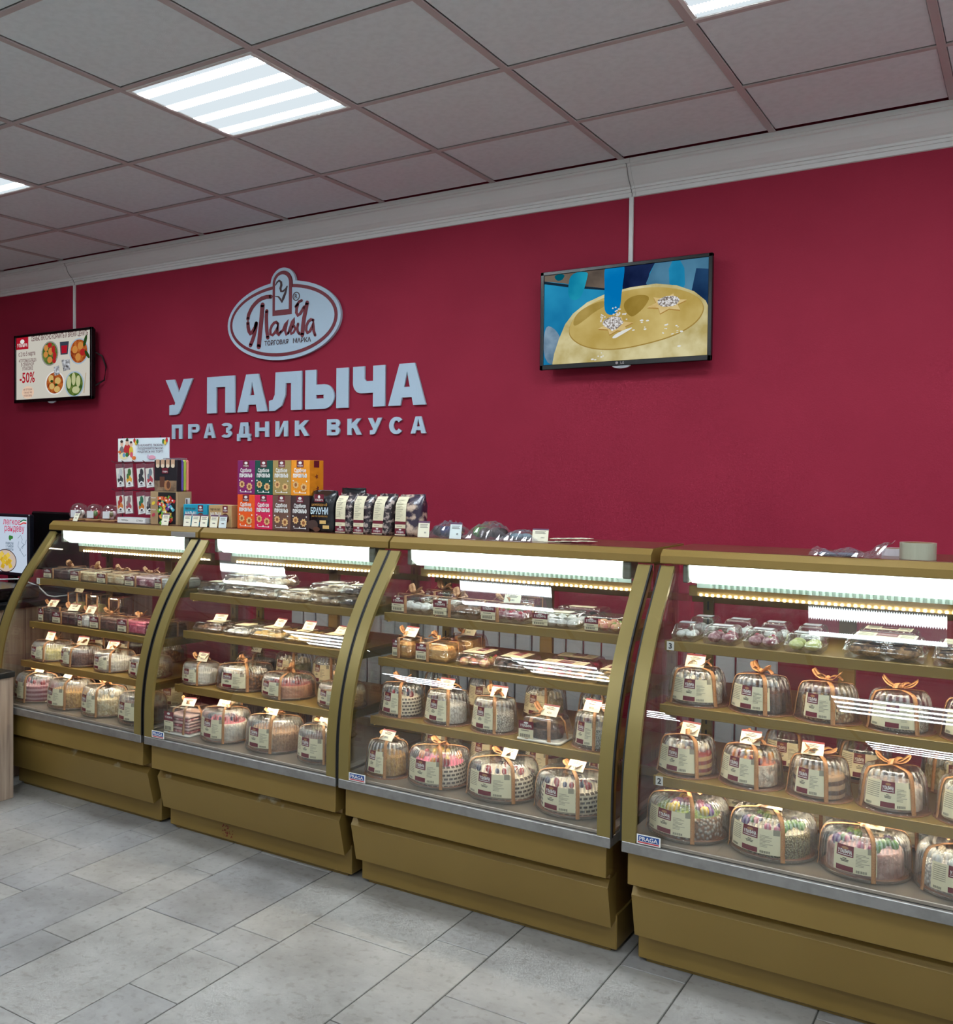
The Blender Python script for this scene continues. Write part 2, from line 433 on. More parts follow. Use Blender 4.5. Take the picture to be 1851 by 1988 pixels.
for r in range(0, 11):
    y = -r * .6
    b = MB(); b.rbox(RX0, RX1, y - .0125, y + .0125, CEIL - .0015, CEIL + .003, .001); b.box(RX0, RX1, y - .002, y + .002, CEIL + .003, CEIL + .05)
    b.build('grid_runner', BARC, ceil)
def panel_mat():
    m = bpy.data.materials.new('panel_light'); m.use_nodes = True; nt = m.node_tree; nt.nodes.clear()
    o = nt.nodes.new('ShaderNodeOutputMaterial'); e = nt.nodes.new('ShaderNodeEmission')
    tc = nt.nodes.new('ShaderNodeTexCoord'); sx = nt.nodes.new('ShaderNodeSeparateXYZ'); nt.links.new(tc.outputs['Object'], sx.inputs[0])
    mu = nt.nodes.new('ShaderNodeMath'); mu.operation = 'MULTIPLY_ADD'; mu.inputs[1].default_value = 2 * PI / .145; mu.inputs[2].default_value = PI
    nt.links.new(sx.outputs['Y'], mu.inputs[0])
    co = nt.nodes.new('ShaderNodeMath'); co.operation = 'COSINE'; nt.links.new(mu.outputs[0], co.inputs[0])
    rg = nt.nodes.new('ShaderNodeTexWave'); rg.inputs['Scale'].default_value = 32; rg.bands_direction = 'X'; nt.links.new(tc.outputs['Object'], rg.inputs['Vector'])
    ad = nt.nodes.new('ShaderNodeMath'); ad.operation = 'MULTIPLY_ADD'; ad.inputs[1].default_value = .3; nt.links.new(rg.outputs['Fac'], ad.inputs[0]); nt.links.new(co.outputs[0], ad.inputs[2])
    r = nt.nodes.new('ShaderNodeMapRange'); r.inputs['From Min'].default_value = .5; r.inputs['From Max'].default_value = 1.1
    r.inputs['To Min'].default_value = .0; r.inputs['To Max'].default_value = 1; nt.links.new(ad.outputs[0], r.inputs[0])
    pw = nt.nodes.new('ShaderNodeMath'); pw.operation = 'POWER'; pw.inputs[1].default_value = 1.3; nt.links.new(r.outputs[0], pw.inputs[0])
    ma = nt.nodes.new('ShaderNodeMath'); ma.operation = 'MULTIPLY_ADD'; ma.inputs[1].default_value = PANEL_E; ma.inputs[2].default_value = .86
    nt.links.new(pw.outputs[0], ma.inputs[0]); nt.links.new(ma.outputs[0], e.inputs[1]); e.inputs[0].default_value = (.84, .94, 1, 1)
    nt.links.new(e.outputs[0], o.inputs[0]); return m
PANELM = panel_mat()
b = MB(); b.box(-.272, .272, -.272, .272, -.0015, .002); pan_me = b.mesh('diffuser', [PANELM])
b = MB()
for (x0, x1, y0, y1) in ((-.288, .288, -.288, -.272), (-.288, .288, .272, .288), (-.288, -.272, -.272, .272), (.272, .288, -.272, .272)):
    b.rbox(x0, x1, y0, y1, -.004, .012, .002)
b.box(-.285, .285, -.285, .285, .012, .05)
frm_me = b.mesh('panel_frame', [WHITE])
PL = {(-1, 1): 'square ceiling light panel above the letters on the red wall', (-4, 1): 'square ceiling light panel, only a corner showing beyond the small TV',
      (2, 1): 'square ceiling light panel cut by the top edge beyond the large TV'}
for (c, r) in PANELS:
    t = thing('ceiling_light', PL.get((c, r), 'square ceiling light panel over the shop floor, column %s of row %s' % (ORD[(c + 7) // 3], ORD[r // 3])), 'ceiling light',
              ((c + .5) * .6, -(r + .5) * .6, CEIL), 0, 'ceiling light panels')
    inst('panel_frame', frm_me, t); inst('diffuser', pan_me, t)

# cornice, trunking
prof = [(.526, CEIL), (.526, 2.843), (.535, 2.843), (.535, 2.833), (.543, 2.829), (.548, 2.815), (.556, 2.798), (.568, 2.782), (.584, 2.767), (.594, 2.762), (.594, 2.752), (.603, 2.751), (.603, 2.740), (.611, 2.739), (.611, 2.722), (.62, 2.72), (.62, CEIL)]
for k, (xa, xb) in enumerate(((RX0, -3.016), (-3.016, .636), (.636, RX1))):
    b = MB(); b.prism_x(prof, xa + .0006, xb - .0006); o = struct('trim_%d' % (k + 1), b, WHITE, 'white moulded ceiling cornice length')

# ------------------------------------------------------------------ wall sign
def arcpts(cx, cz, rx, rz, a0, a1, n): return [(cx + rx * math.cos(a0 + (a1 - a0) * i / n), cz + rz * math.sin(a0 + (a1 - a0) * i / n)) for i in range(n + 1)]
def bar(x0, z0, x1, z1): return [(x0, z0), (x1, z0), (x1, z1), (x0, z1)]
def letter_shapes(ch, W_, s):
    """outlines of heavy block letters, height 1"""
    t = s * .85
    if ch == 'П': return [bar(0, 0, s, 1), bar(W_ - s, 0, W_, 1), bar(s * .5, 1 - t, W_ - s * .5, 1)]
    if ch == 'А': return [[(0, 0), (s, 0), (W_ * .5 + s * .12, 1), (W_ * .5 - s * .62, 1)], [(W_ - s, 0), (W_, 0), (W_ * .5 + s * .62, 1), (W_ * .5 - s * .12, 1)], bar(W_ * .22, .19, W_ * .78, .19 + t * .85)]
    if ch == 'Л': return [bar(W_ - s, 0, W_, 1), bar(W_ * .2, 1 - t, W_ - s * .5, 1), [(W_ * .2, 1), (W_ * .2 + s, 1), (W_ * .2 + s * .95, .4), (W_ * .2 + s * .6, .12), (W_ * .16 + s * .1, 0), (0, 0), (0, t * .9), (W_ * .12, t), (W_ * .18, .42)]]
    if ch == 'Ь': 
        a = arcpts(W_ - .31 * 1.0, .31, .31, .31, PI / 2, -PI / 2, 12); c = arcpts(W_ - .31, .31, .31 - s * .95, .31 - t * .9, PI / 2, -PI / 2, 12)
        return [bar(0, 0, s, 1), bar(s * .5, .62 - t * .9, W_ - .31, .62), bar(s * .5, 0, W_ - .31, t * .9), a + c[::-1]]
    if ch == 'І': return [bar(0, 0, W_, 1)]
    if ch == 'Ч':
        a = arcpts(.24, .60, .24, .26, PI, 1.5 * PI, 8); c = arcpts(s + .02, .66, .02 + .0, .08, PI, 1.5 * PI, 8)
        return [bar(W_ - s, 0, W_, 1), [(0, 1)] + a + [(W_ - s * .5, .34), (W_ - s * .5, .34 + t)] + [(s + .05, .34 + t), (s, .34 + t + .06)] + [(s, 1)]]
    if ch == 'У': return [[(W_ - s, 1), (W_, 1), (W_ * .56, .14), (W_ * .48, .03), (W_ * .36, 0), (W_ * .14, 0), (W_ * .14, t * .95), (W_ * .26, t), (W_ * .33, .27)], [(0, 1), (s, 1), (W_ * .60, .40), (W_ * .40, .27)]]
    if ch == 'Р':
        a = arcpts(W_ - .3, .70, .3, .30, PI / 2, -PI / 2, 10); c = arcpts(W_ - .3, .70, .3 - s, .30 - t * .8, PI / 2, -PI / 2, 10)
        return [bar(0, 0, s, 1), bar(s * .5, 1 - t * .8, W_ - .3, 1), bar(s * .5, .40, W_ - .3, .40 + t * .8), a + c[::-1]]
    if ch == 'В':
        o = []
        for zc, rr in ((.74, .26), (.27, .27)):
            a = arcpts(W_ - .29, zc, .29, rr, PI / 2, -PI / 2, 10); c = arcpts(W_ - .29, zc, .29 - s, rr - t * .75, PI / 2, -PI / 2, 10)
            o += [a + c[::-1], bar(s * .5, zc + rr - t * .75, W_ - .29, zc + rr), bar(s * .5, zc - rr, W_ - .29, zc - rr + t * .75)]
        return [bar(0, 0, s, 1)] + o
    if ch == 'З':
        o = []
        for zc, rr, a0, a1 in ((.74, .26, .82 * PI, -PI / 2), (.27, .27, PI / 2, -.82 * PI)):
            a = arcpts(W_ * .5, zc, W_ * .5, rr, a0, a1, 14); c = arcpts(W_ * .5, zc, W_ * .5 - s, rr - t * .75, a0, a1, 14); o.append(a + c[::-1])
        return o
    if ch == 'Д': return [bar(W_ * .84 - s, 0, W_ * .84, 1), bar(W_ * .26, 1 - t, W_ * .84, 1), [(W_ * .26, 1), (W_ * .26 + s * .9, 1), (W_ * .26 + s * .6, .1), (W_ * .10, .1)], bar(0, -.02, W_, t * .9), bar(0, -.24, s * .8, .05), bar(W_ - s * .8, -.24, W_, .05)]
    if ch == 'Н': return [bar(0, 0, s, 1), bar(W_ - s, 0, W_, 1), bar(s * .5, .5 - t * .45, W_ - s * .5, .5 + t * .45)]
    if ch == 'И': return [bar(0, 0, s, 1), bar(W_ - s, 0, W_, 1), [(s * .4, .06), (s * 1.05, 0), (W_ - s * .4, .94), (W_ - s * 1.05, 1)]]
    if ch == 'К': return [bar(0, 0, s, 1), [(s * .9, .40), (s * .9, .66), (W_ - s * 1.05, 1), (W_ * .99, 1), (s * 1.7, .45)], [(s * 1.2, .55), (s * 2.0, .68), (W_ * 1.02, 0), (W_ - s * 1.1, 0)]]
    if ch == 'С':
        a = arcpts(W_ * .5, .5, W_ * .52, .52, .22 * PI, 1.78 * PI, 22); c = arcpts(W_ * .5, .5, W_ * .52 - s, .52 - t * .85, .22 * PI, 1.78 * PI, 22); return [a + c[::-1]]
    return []
def sign_line(root, items, z0, hgt, s, dep):
    for ch, xa, xb in items:
        b = MB(); W_ = (xb - xa) / hgt; kk = 0
        for L in letter_shapes(ch, W_, s):
            L2 = [(xa + x * hgt, z0 + z * hgt) for x, z in L]
            area = sum(L2[i][0] * L2[(i + 1) % len(L2)][1] - L2[(i + 1) % len(L2)][0] * L2[i][1] for i in range(len(L2)))
            kk += 1; b.flat([L2 if area > 0 else L2[::-1]], WALL - dep - .0005 * kk, WALL - .004)
        b.build('letter', SIGN, root)
t = thing('wall_lettering', 'large pale grey raised block letters on the red wall', 'sign', (-1.28, WALL, 1.865))
L1 = [('У', -2.165, -1.948), ('П', -1.835, -1.624), ('А', -1.606, -1.39), ('Л', -1.377, -1.154), ('Ь', -1.13, -.94), ('І', -.927, -.851), ('Ч', -.822, -.627), ('А', -.607, -.389)]
sign_line(t, L1, 1.865, .208, .345, .014)
t = thing('wall_lettering', 'smaller spaced grey slogan letters under the large sign letters', 'sign', (-1.25, WALL, 1.722))
XS = [(-2.116, -2.032), (-1.984, -1.895), (-1.862, -1.772), (-1.733, -1.648), (-1.608, -1.509), (-1.477, -1.38), (-1.334, -1.248), (-1.2, -1.106), (-.987, -.904), (-.857, -.77), (-.729, -.644), (-.6, -.518), (-.475, -.388)]
sign_line(t, [(c, a, q) for c, (a, q) in zip('ПРАЗДНИКВКУСА', XS)], 1.724, .084, .31, .012)
# oval emblem
t = thing('wall_emblem', 'oval grey and maroon emblem plaque with an arched top on the red wall', 'sign', (-1.285, WALL, 2.35))
def oval(rx, rz, n=64): return [(-1.285 + rx * math.cos(2 * PI * i / n), 2.35 + rz * math.sin(2 * PI * i / n)) for i in range(n)]
def arch(h, zt, zb, n=24): return [(-1.28 - h, zb), (-1.28 + h, zb)] + [(-1.28 + h * math.cos(PI * i / n), zt - h + h * math.sin(PI * i / n)) for i in range(n + 1)]
b = MB(); b.flat([oval(.388, .212)], WALL - .022, WALL - .004); b.flat([arch(.085, 2.634, 2.40)], WALL - .0224, WALL - .004); b.build('backing_plate', SIGN, t)
b = MB(); b.flat([oval(.369, .193)], WALL - .024, WALL - .021); b.flat([arch(.068, 2.617, 2.40)], WALL - .0244, WALL - .021); b.build('maroon_ring', SIGNM, t)
b = MB(); b.flat([oval(.350, .175)], WALL - .026, WALL - .023); b.build('inner_oval', SIGN, t)
b = MB(); b.flat([arch(.066, 2.615, 2.378)], WALL - .028, WALL - .023); b.build('arch_frame', SIGNM, t)
b = MB(); b.flat([arch(.047, 2.596, 2.407)], WALL - .030, WALL - .027); b.build('arch_panel', SIGN, t)
STK = [([(-1.358, 2.485), (-1.389, 2.486), (-1.419, 2.482), (-1.446, 2.472), (-1.468, 2.458), (-1.488, 2.441), (-1.502, 2.423), (-1.515, 2.401), (-1.52, 2.378)], .018),
 ([(-1.52, 2.355), (-1.518, 2.332), (-1.512, 2.309), (-1.502, 2.295), (-1.489, 2.301), (-1.477, 2.315), (-1.467, 2.328), (-1.46, 2.348)], .018), ([(-1.46, 2.348), (-1.464, 2.32), (-1.477, 2.279), (-1.489, 2.253), (-1.501, 2.231)], .019),
 ([(-1.416, 2.445), (-1.419, 2.412), (-1.423, 2.374), (-1.432, 2.298), (-1.437, 2.257), (-1.441, 2.219)], .023), ([(-1.386, 2.409), (-1.389, 2.379), (-1.388, 2.352), (-1.385, 2.302), (-1.378, 2.264)], .018),
 ([(-1.308, 2.334), (-1.32, 2.344), (-1.335, 2.34), (-1.351, 2.326), (-1.361, 2.304), (-1.359, 2.281), (-1.346, 2.275), (-1.329, 2.287), (-1.313, 2.308), (-1.307, 2.33), (-1.31, 2.304), (-1.312, 2.282), (-1.303, 2.273), (-1.289, 2.287)], .013),
 ([(-1.289, 2.287), (-1.272, 2.297), (-1.258, 2.326), (-1.241, 2.347), (-1.251, 2.318), (-1.258, 2.292), (-1.25, 2.271), (-1.236, 2.279)], .012),
 ([(-1.236, 2.279), (-1.224, 2.308), (-1.211, 2.337), (-1.197, 2.353), (-1.199, 2.332), (-1.21, 2.307), (-1.222, 2.288), (-1.217, 2.272), (-1.201, 2.279), (-1.189, 2.296), (-1.196, 2.312), (-1.206, 2.309)], .011), ([(-1.171, 2.321), (-1.176, 2.301), (-1.173, 2.282), (-1.161, 2.268)], .012),
 ([(-1.148, 2.444), (-1.165, 2.439), (-1.176, 2.427), (-1.187, 2.415)], .012), ([(-1.174, 2.426), (-1.181, 2.405), (-1.183, 2.383), (-1.173, 2.367), (-1.157, 2.375), (-1.141, 2.394), (-1.13, 2.408)], .014), ([(-1.111, 2.428), (-1.12, 2.392), (-1.131, 2.349), (-1.138, 2.305), (-1.142, 2.261)], .02),
 ([(-1.071, 2.333), (-1.085, 2.338), (-1.103, 2.328), (-1.115, 2.307), (-1.117, 2.285), (-1.108, 2.269), (-1.092, 2.276), (-1.076, 2.3), (-1.068, 2.329), (-1.069, 2.299), (-1.066, 2.275), (-1.057, 2.253)], .013)]
b = MB()
for p_, wd in STK: b.stroke(p_, wd * 1.2, WALL - .029, WALL - .025)
b.build('script_lettering', SIGNM, t)
p_ = [(-1.324, 2.542), (-1.312, 2.558), (-1.298, 2.565), (-1.285, 2.555), (-1.283, 2.538), (-1.289, 2.522), (-1.285, 2.506), (-1.271, 2.505), (-1.257, 2.513), (-1.244, 2.53), (-1.254, 2.497), (-1.268, 2.469), (-1.28, 2.448), (-1.288, 2.463), (-1.302, 2.478), (-1.324, 2.482)]
b = MB(); b.stroke(p_, .010, WALL - .033, WALL - .029, taper=[.3, .8, 1, 1.2, 1.4, 1.3, 1.1, .9, .8, .7, 1.2, 1.5, 1.1, 1.0, .8, .4]); b.build('arch_letter', SIGND, t)
b = MB(); b.flat([arcpts(-1.185, 2.47, .024, .024, 0, 2 * PI * 23 / 24, 23), arcpts(-1.185, 2.47, .019, .019, 0, 2 * PI * 23 / 24, 23)], WALL - .0272, WALL - .0255)
b.ptext('R', .034, front(-1.185, WALL - .0275, 2.459), bold=.02); b.build('registered_mark', SIGND, t)
for s_, xa_, wd_ in (('ТОРГОВАЯ', -1.319, .165), ('МАРКА', -1.144, .120)):
    b = MB(); b.ptext(s_, .034, front(xa_, WALL - .0275, 2.222), bold=.022, fit=wd_); b.build('small_lettering', SIGND, t)

# ------------------------------------------------------------------ TVs on the wall
def scr(name, col, k=1.0): return E_('screen_' + name, col, SCREEN_E * k)
def ell(cx, cz, rx, rz, n=28, a=0.0):
    return [(cx + rx * math.cos(2 * PI * i / n) * math.cos(a) - rz * math.sin(2 * PI * i / n) * math.sin(a), cz + rx * math.cos(2 * PI * i / n) * math.sin(a) + rz * math.sin(2 * PI * i / n) * math.cos(a)) for i in range(n)]
class Pic:
    """flat picture built of coloured shapes a hair apart, facing -y"""
    def __init__(s, y): s.b = MB(); s.m = []; s.y = y; s.k = 0
    def mi(s, mat):
        if mat not in s.m: s.m.append(mat)
        return s.m.index(mat)
    def shape(s, loop, mat):
        s.k += 1; s.b.flat([loop], s.y - .00012 * s.k, s.y - .00012 * s.k, s.mi(mat))
    def text(s, body, x, z, size, mat, bold=0.0, fit=None, align='CENTER'):
        s.k += 1; yy = s.y - .00012 * s.k; s.b.ptext(body, size, lambda a, c: (x + a, yy, z + c), s.mi(mat), bold, align, fit)
    def build(s, name, parent): return s.b.build(name, s.m, parent)
def soft(L, n=3):
    for _ in range(n): L = [p for i in range(len(L)) for p in (((.75 * L[i][0] + .25 * L[(i + 1) % len(L)][0]), (.75 * L[i][1] + .25 * L[(i + 1) % len(L)][1])), ((.25 * L[i][0] + .75 * L[(i + 1) % len(L)][0]), (.25 * L[i][1] + .75 * L[(i + 1) % len(L)][1])))]
    return L
def noise_screen(name, c1, c2, scale, k=1.0, lo=.35, hi=.65):
    if name in MATS: return MATS[name]
    m = bpy.data.materials.new(name); m.use_nodes = True; MATS[name] = m; nt = m.node_tree; nt.nodes.clear()
    o = nt.nodes.new('ShaderNodeOutputMaterial'); e = nt.nodes.new('ShaderNodeEmission'); e.inputs[1].default_value = SCREEN_E * k; m.cycles.emission_sampling = 'NONE'
    tc = nt.nodes.new('ShaderNodeTexCoord'); n = nt.nodes.new('ShaderNodeTexNoise'); n.inputs['Scale'].default_value = scale; n.inputs['Detail'].default_value = 4
    r = nt.nodes.new('ShaderNodeValToRGB'); r.color_ramp.elements[0].position = lo; r.color_ramp.elements[1].position = hi
    r.color_ramp.elements[0].color = c1; r.color_ramp.elements[1].color = c2
    nt.links.new(tc.outputs['Object'], n.inputs['Vector']); nt.links.new(n.outputs['Fac'], r.inputs['Fac']); nt.links.new(r.outputs[0], e.inputs[0]); nt.links.new(e.outputs[0], o.inputs[0]); return m
def tv_body(t, x0, x1, z0, z1, yf):
    b = MB(); bz = .016
    b.rbox(x0, x1, yf, yf + .02, z0, z0 + bz + .006, .002); b.rbox(x0, x1, yf, yf + .02, z1 - bz, z1, .002)
    b.rbox(x0, x0 + bz, yf, yf + .02, z0, z1, .002); b.rbox(x1 - bz, x1, yf, yf + .02, z0, z1, .002)
    b.build('bezel', BLACKP, t)
    b = MB(); b.rbox(x0 + .004, x1 - .004, yf + .012, yf + .045, z0 + .004, z1 - .004, .008); b.rbox(x0 + .12, x1 - .12, yf + .04, WALL - .015, z0 + .08, z1 - .08, .01); b.build('back_shell', BLACKP, t)
    b = MB(); b.rbox((x0 + x1) / 2 - .1, (x0 + x1) / 2 + .1, WALL - .02, WALL - .001, (z0 + z1) / 2 - .1, (z0 + z1) / 2 + .1, .002); b.build('wall_bracket', BLACK, t)
    b = MB(); cx = (x0 + x1) / 2; b.flat([[(cx - .04, z0 + .001)] + arcpts(cx, z0 + .001, .04, .013, PI, 2 * PI, 12)], yf + .003, yf + .012); b.build('sensor_lip', M('lip_grey', S(170, 172, 178), .3), t)
# large TV: a cake being decorated
x0, x1, z0, z1, yf = .239, .982, 1.990, 2.4245, .53
t = thing('wall_television', 'wide wall TV showing a gloved hand decorating a yellow cake', 'television', ((x0 + x1) / 2, WALL, z0))
tv_body(t, x0, x1, z0, z1, yf)
X = lambda a: x0 + .016 + a * (x1 - x0 - .032); Z = lambda a: z0 + .022 + a * (z1 - z0 - .038)
P = lambda q: [(X(a), Z(c)) for a, c in q]
pc = Pic(yf + .008)
pc.shape(P(bar(0, 0, 1, 1)), noise_screen('scr_blue', S(16, 112, 165), S(52, 172, 214), 2.5))
pc.shape(P([(0, 1), (0, .94), (.12, .90), (.2, .86), (.4, .79), (.62, .78), (.62, 1)]), noise_screen('scr_brown', S(58, 52, 50), S(120, 106, 94), 6))
pc.shape(P([(0, .94), (.2, .86), (.4, .79), (.4, .77), (.2, .83), (0, .91)]), scr('scr_line', S(24, 44, 60)))
pc.shape(P([(.5, 1), (.5, .70), (.64, .72), (.66, .9), (.69, 1)]), noise_screen('scr_navy', S(12, 24, 58), S(30, 44, 84), 8))
pc.shape(P([(.66, .74), (.64, .8), (.69, 1), (1, 1), (1, .5), (.9, .55)]), noise_screen('scr_teal', S(40, 84, 118), S(92, 146, 176), 3))
pc.shape(P(soft([(.78, .70), (.77, 1), (.86, 1), (.87, .66)], 1)), noise_screen('scr_cyan', S(20, 120, 165), S(40, 150, 195), 6))
pc.shape(P([(.9, .62), (.93, .9), (1, .88), (1, .5)]), noise_screen('scr_deep', S(20, 44, 80), S(40, 76, 116), 5))
pc.shape(P(soft([(0, 0), (0, .46), (.08, .40), (.13, .22), (.15, 0)], 2)), noise_screen('scr_steel', S(60, 100, 130), S(150, 176, 196), 9))
cake = noise_screen('scr_cake', S(190, 162, 84), S(222, 200, 130), 5, 1.0)
rim = noise_screen('scr_rim', S(190, 172, 108), S(230, 220, 172), 10, 1.0)
pc.shape(P([(.06, 0)] + [(.06, .02), (.07, .12), (.10, .28), (.14, .44), (.19, .55), (.28, .66), (.4, .735), (.55, .775), (.70, .785), (.82, .745), (.92, .665), (.985, .56), (1, .50), (1, 0)]), rim)
pc.shape(P(soft([(.16, .36), (.19, .5), (.26, .6), (.38, .69), (.52, .745), (.68, .755), (.82, .71), (.93, .63), (.985, .5), (.96, .38), (.9, .29), (.8, .21), (.66, .155), (.5, .115), (.36, .125), (.25, .18), (.18, .27)])), scr('rimline', S(170, 140, 70)))
pc.shape(P(soft([(.163, .37), (.193, .505), (.263, .605), (.38, .693), (.52, .748), (.68, .757), (.82, .713), (.927, .633), (.98, .505), (.955, .39), (.896, .30), (.797, .222), (.66, .168), (.5, .128), (.36, .138), (.253, .19), (.184, .28)])), cake)
pc.shape(P(soft([(.50, .58), (.53, .66), (.60, .69), (.67, .66), (.64, .56), (.59, .48), (.55, .45)])), noise_screen('scr_amber', S(146, 118, 44), S(170, 142, 66), 9))
pc.shape(P(soft([(.19, .46), (.22, .56), (.30, .63), (.39, .67), (.40, .60), (.33, .55), (.26, .46), (.2, .40)])), noise_screen('scr_olive', S(160, 134, 60), S(186, 160, 88), 9))
def star(cx, cz, r, sq=.7): return [(cx + (r if i % 2 == 0 else r * .55) * math.cos(PI * i / 6 + .2), cz + sq * (r if i % 2 == 0 else r * .55) * 1.6 * math.sin(PI * i / 6 + .2)) for i in range(12)]
for cx_, cz_, r_ in ((.46, .38, .112), (.765, .565, .118)):
    pc.shape(P([(a, c - .012) for a, c in star(cx_, cz_, r_, .55)]), scr('star_edge', S(180, 140, 72))); pc.shape(P(star(cx_, cz_, r_, .55)), noise_screen('scr_star', S(216, 184, 116), S(232, 208, 150), 20))
spr = noise_screen('scr_sprinkle', S(130, 118, 110), S(245, 244, 244), 120, 1.0, .42, .58)
r2 = random.Random(2)
for cx_, cz_, rx_, rz_ in ((.445, .41, .062, .075), (.775, .585, .066, .055)):
    pc.shape(P(soft([(cx_ + rx_ * math.cos(q * PI / 8) * r2.uniform(.85, 1.1), cz_ + rz_ * math.sin(q * PI / 8) * r2.uniform(.85, 1.1)) for q in range(16)], 2)), spr)
glove = noise_screen('scr_glove', S(0, 120, 190), S(24, 152, 214), 4)
pc.shape(P(soft([(.40, 1.0), (.385, 1.0), (.39, .8), (.388, .62), (.395, .53), (.43, .49), (.47, .52), (.49, .58), (.495, .72), (.515, 1.0), (.50, 1.0)], 2)), glove)
pc.shape(P(soft([(.17, 1), (.155, .82), (.165, .72), (.20, .69), (.24, .72), (.26, .80), (.28, .93), (.285, 1)], 2)), noise_screen('scr_glove2', S(0, 118, 160), S(40, 168, 196), 5))
pc.shape(P(soft([(.06, 1), (.08, .93), (.12, .93), (.14, 1)], 2)), scr('darkteal', S(0, 90, 110)))
for cx_, cz_, n_ in ((.46, .53, 14), (.40, .46, 10), (.50, .47, 10)):
    for q in range(n_): pc.shape(P(ell(cx_ + r2.uniform(-.03, .03), cz_ + r2.uniform(-.05, .05), .006, .009, 6)), scr('crumb', S(226, 222, 216)))
for q in range(26):
    a, c = r2.choice([(.37, .06), (.62, .36), (.86, .26), (.80, .30), (.9, .1), (.5, .28)]); a += r2.uniform(-.06, .06); c += r2.uniform(-.05, .05)
    pc.shape(P(ell(a, c, r2.uniform(.003, .012), r2.uniform(.004, .01), 8, r2.uniform(0, .6))), scr('glint', S(238, 240, 236)))
pc.shape(P(soft([(.44, .25), (.48, .30), (.56, .345), (.57, .335), (.50, .27), (.46, .235)], 2)), scr('glint', S(238, 240, 236)))
pc.build('screen', t)
b = MB(); b.ptext('LG', .014, front((x0 + x1) / 2 + .006, yf - .0006, z0 + .007), bold=.02); b.flat([ell((x0 + x1) / 2 - .018, z0 + .012, .006, .006, 14)], yf - .0005, yf - .0004); b.build('maker_mark', M('mark_grey', S(150, 140, 140), .4), t)
# small TV: an offer
x0, x1, z0, z1, yf = -3.49, -2.731, 1.980, 2.4255, .53
t = thing('wall_television', 'wall TV showing plates of food and a fifty percent offer', 'television', ((x0 + x1) / 2, WALL, z0))
tv_body(t, x0, x1, z0, z1, yf)
pc = Pic(yf + .008); cr = scr('cream', S(212, 208, 196)); tx = scr('text', S(110, 70, 78)); rd = scr('red', S(176, 24, 44)); wh = scr('white', S(236, 236, 232))
pc.shape(P(bar(0, 0, 1, 1)), cr)
pc.shape(P(bar(0, .81, .17, 1)), rd); pc.shape(P(ell(.085, .935, .03, .035)), wh); pc.text('У ПАЛЫЧА', X(.085), Z(.85), .03, wh, .03, fit=.105)
pc.text('СЕМЬЮ ВКУСНО КОРМИТЬ И ВРЕМЯ ЦЕНИТЬ', X(.59), Z(.925), .042, tx, .02, fit=.55)
pc.text('с 2 по 5 марта', X(.15), Z(.70), .04, tx, .015, fit=.17)
for k, s_ in enumerate(('4 ГОТОВЫХ БЛЮДА', 'В СЕМЕЙНОЙ', 'УПАКОВКЕ')): pc.text(s_, X(.16), Z(.60 - .065 * k), .03, tx, .015, fit=(.18, .13, .11)[k])
pc.text('-50%', X(.155), Z(.27), .095, rd, .02, fit=.155)
pc.shape(P(ell(.165, .11, .085, .10)), scr('peach', S(238, 206, 180)))
for k, s_ in enumerate(('на вторую', 'такую же', 'упаковку')): pc.text(s_, X(.165), Z(.145 - .05 * k), .022, tx, 0, fit=.085)
def plate(cx, cz, rx, rz, rimc, fillm, items):
    pc.shape(P(ell(cx, cz, rx, rz, 30)), rimc); pc.shape(P(ell(cx, cz, rx * .87, rz * .9, 30)), fillm)
    for (a, c, r1, r2, mm) in items: pc.shape(P(ell(cx + a, cz + c, r1, r2, 14)), mm)
grn = noise_screen('scr_green', S(50, 84, 34), S(110, 130, 60), 40); org = scr('orange', S(206, 140, 70)); tom = scr('tomato', S(176, 40, 40)); sauce = noise_screen('scr_sauce', S(130, 46, 24), S(196, 110, 50), 40); pale = scr('pale', S(196, 200, 150)); dkg = scr('dkgreen', S(40, 70, 30))
plate(.47, .70, .115, .195, scr('grey', S(150, 150, 142)), grn, [(-.05, .09, .03, .05, org), (-.055, -.01, .03, .05, org), (.01, .03, .03, .06, org), (.0, -.1, .035, .05, org), (.0, .13, .03, .04, tom), (.05, .06, .025, .06, tom), (.065, -.04, .025, .06, tom), (.06, -.12, .025, .04, tom)])
plate(.855, .69, .125, .2, scr('bluegrey', S(170, 190, 205)), sauce, [(-.05, .03, .035, .06, org), (.02, .08, .035, .06, org), (.05, -.02, .035, .055, tom), (-.01, -.09, .035, .06, org)])
plate(.54, .23, .13, .185, wh, sauce, [(-.05, .07, .035, .06, scr('pasta', S(216, 180, 110))), (.04, .03, .04, .055, scr('pasta', S(216, 180, 110))), (-.04, -.05, .035, .05, scr('pasta', S(216, 180, 110))), (.03, -.1, .04, .05, scr('pasta', S(216, 180, 110))), (-.04, .03, .02, .02, dkg), (.02, -.03, .02, .02, dkg)])
plate(.80, .19, .125, .2, scr('bluegrey', S(170, 190, 205)), grn, [(-.07, .03, .028, .10, pale), (-.01, .08, .026, .1, pale), (.05, .04, .028, .09, pale), (.02, -.09, .05, .055, pale)])
pc.shape(P(ell(.94, .84, .02, .09, 14, -.2)), dkg); pc.shape(P(ell(.965, .63, .02, .07, 14, .4)), dkg)
pc.shape(P([(.61, .86), (.73, .86), (.715, .66), (.62, .66)]), scr('slate', S(60, 66, 80))); pc.shape(P([(.63, .80), (.71, .80), (.70, .68), (.635, .68)]), rd)
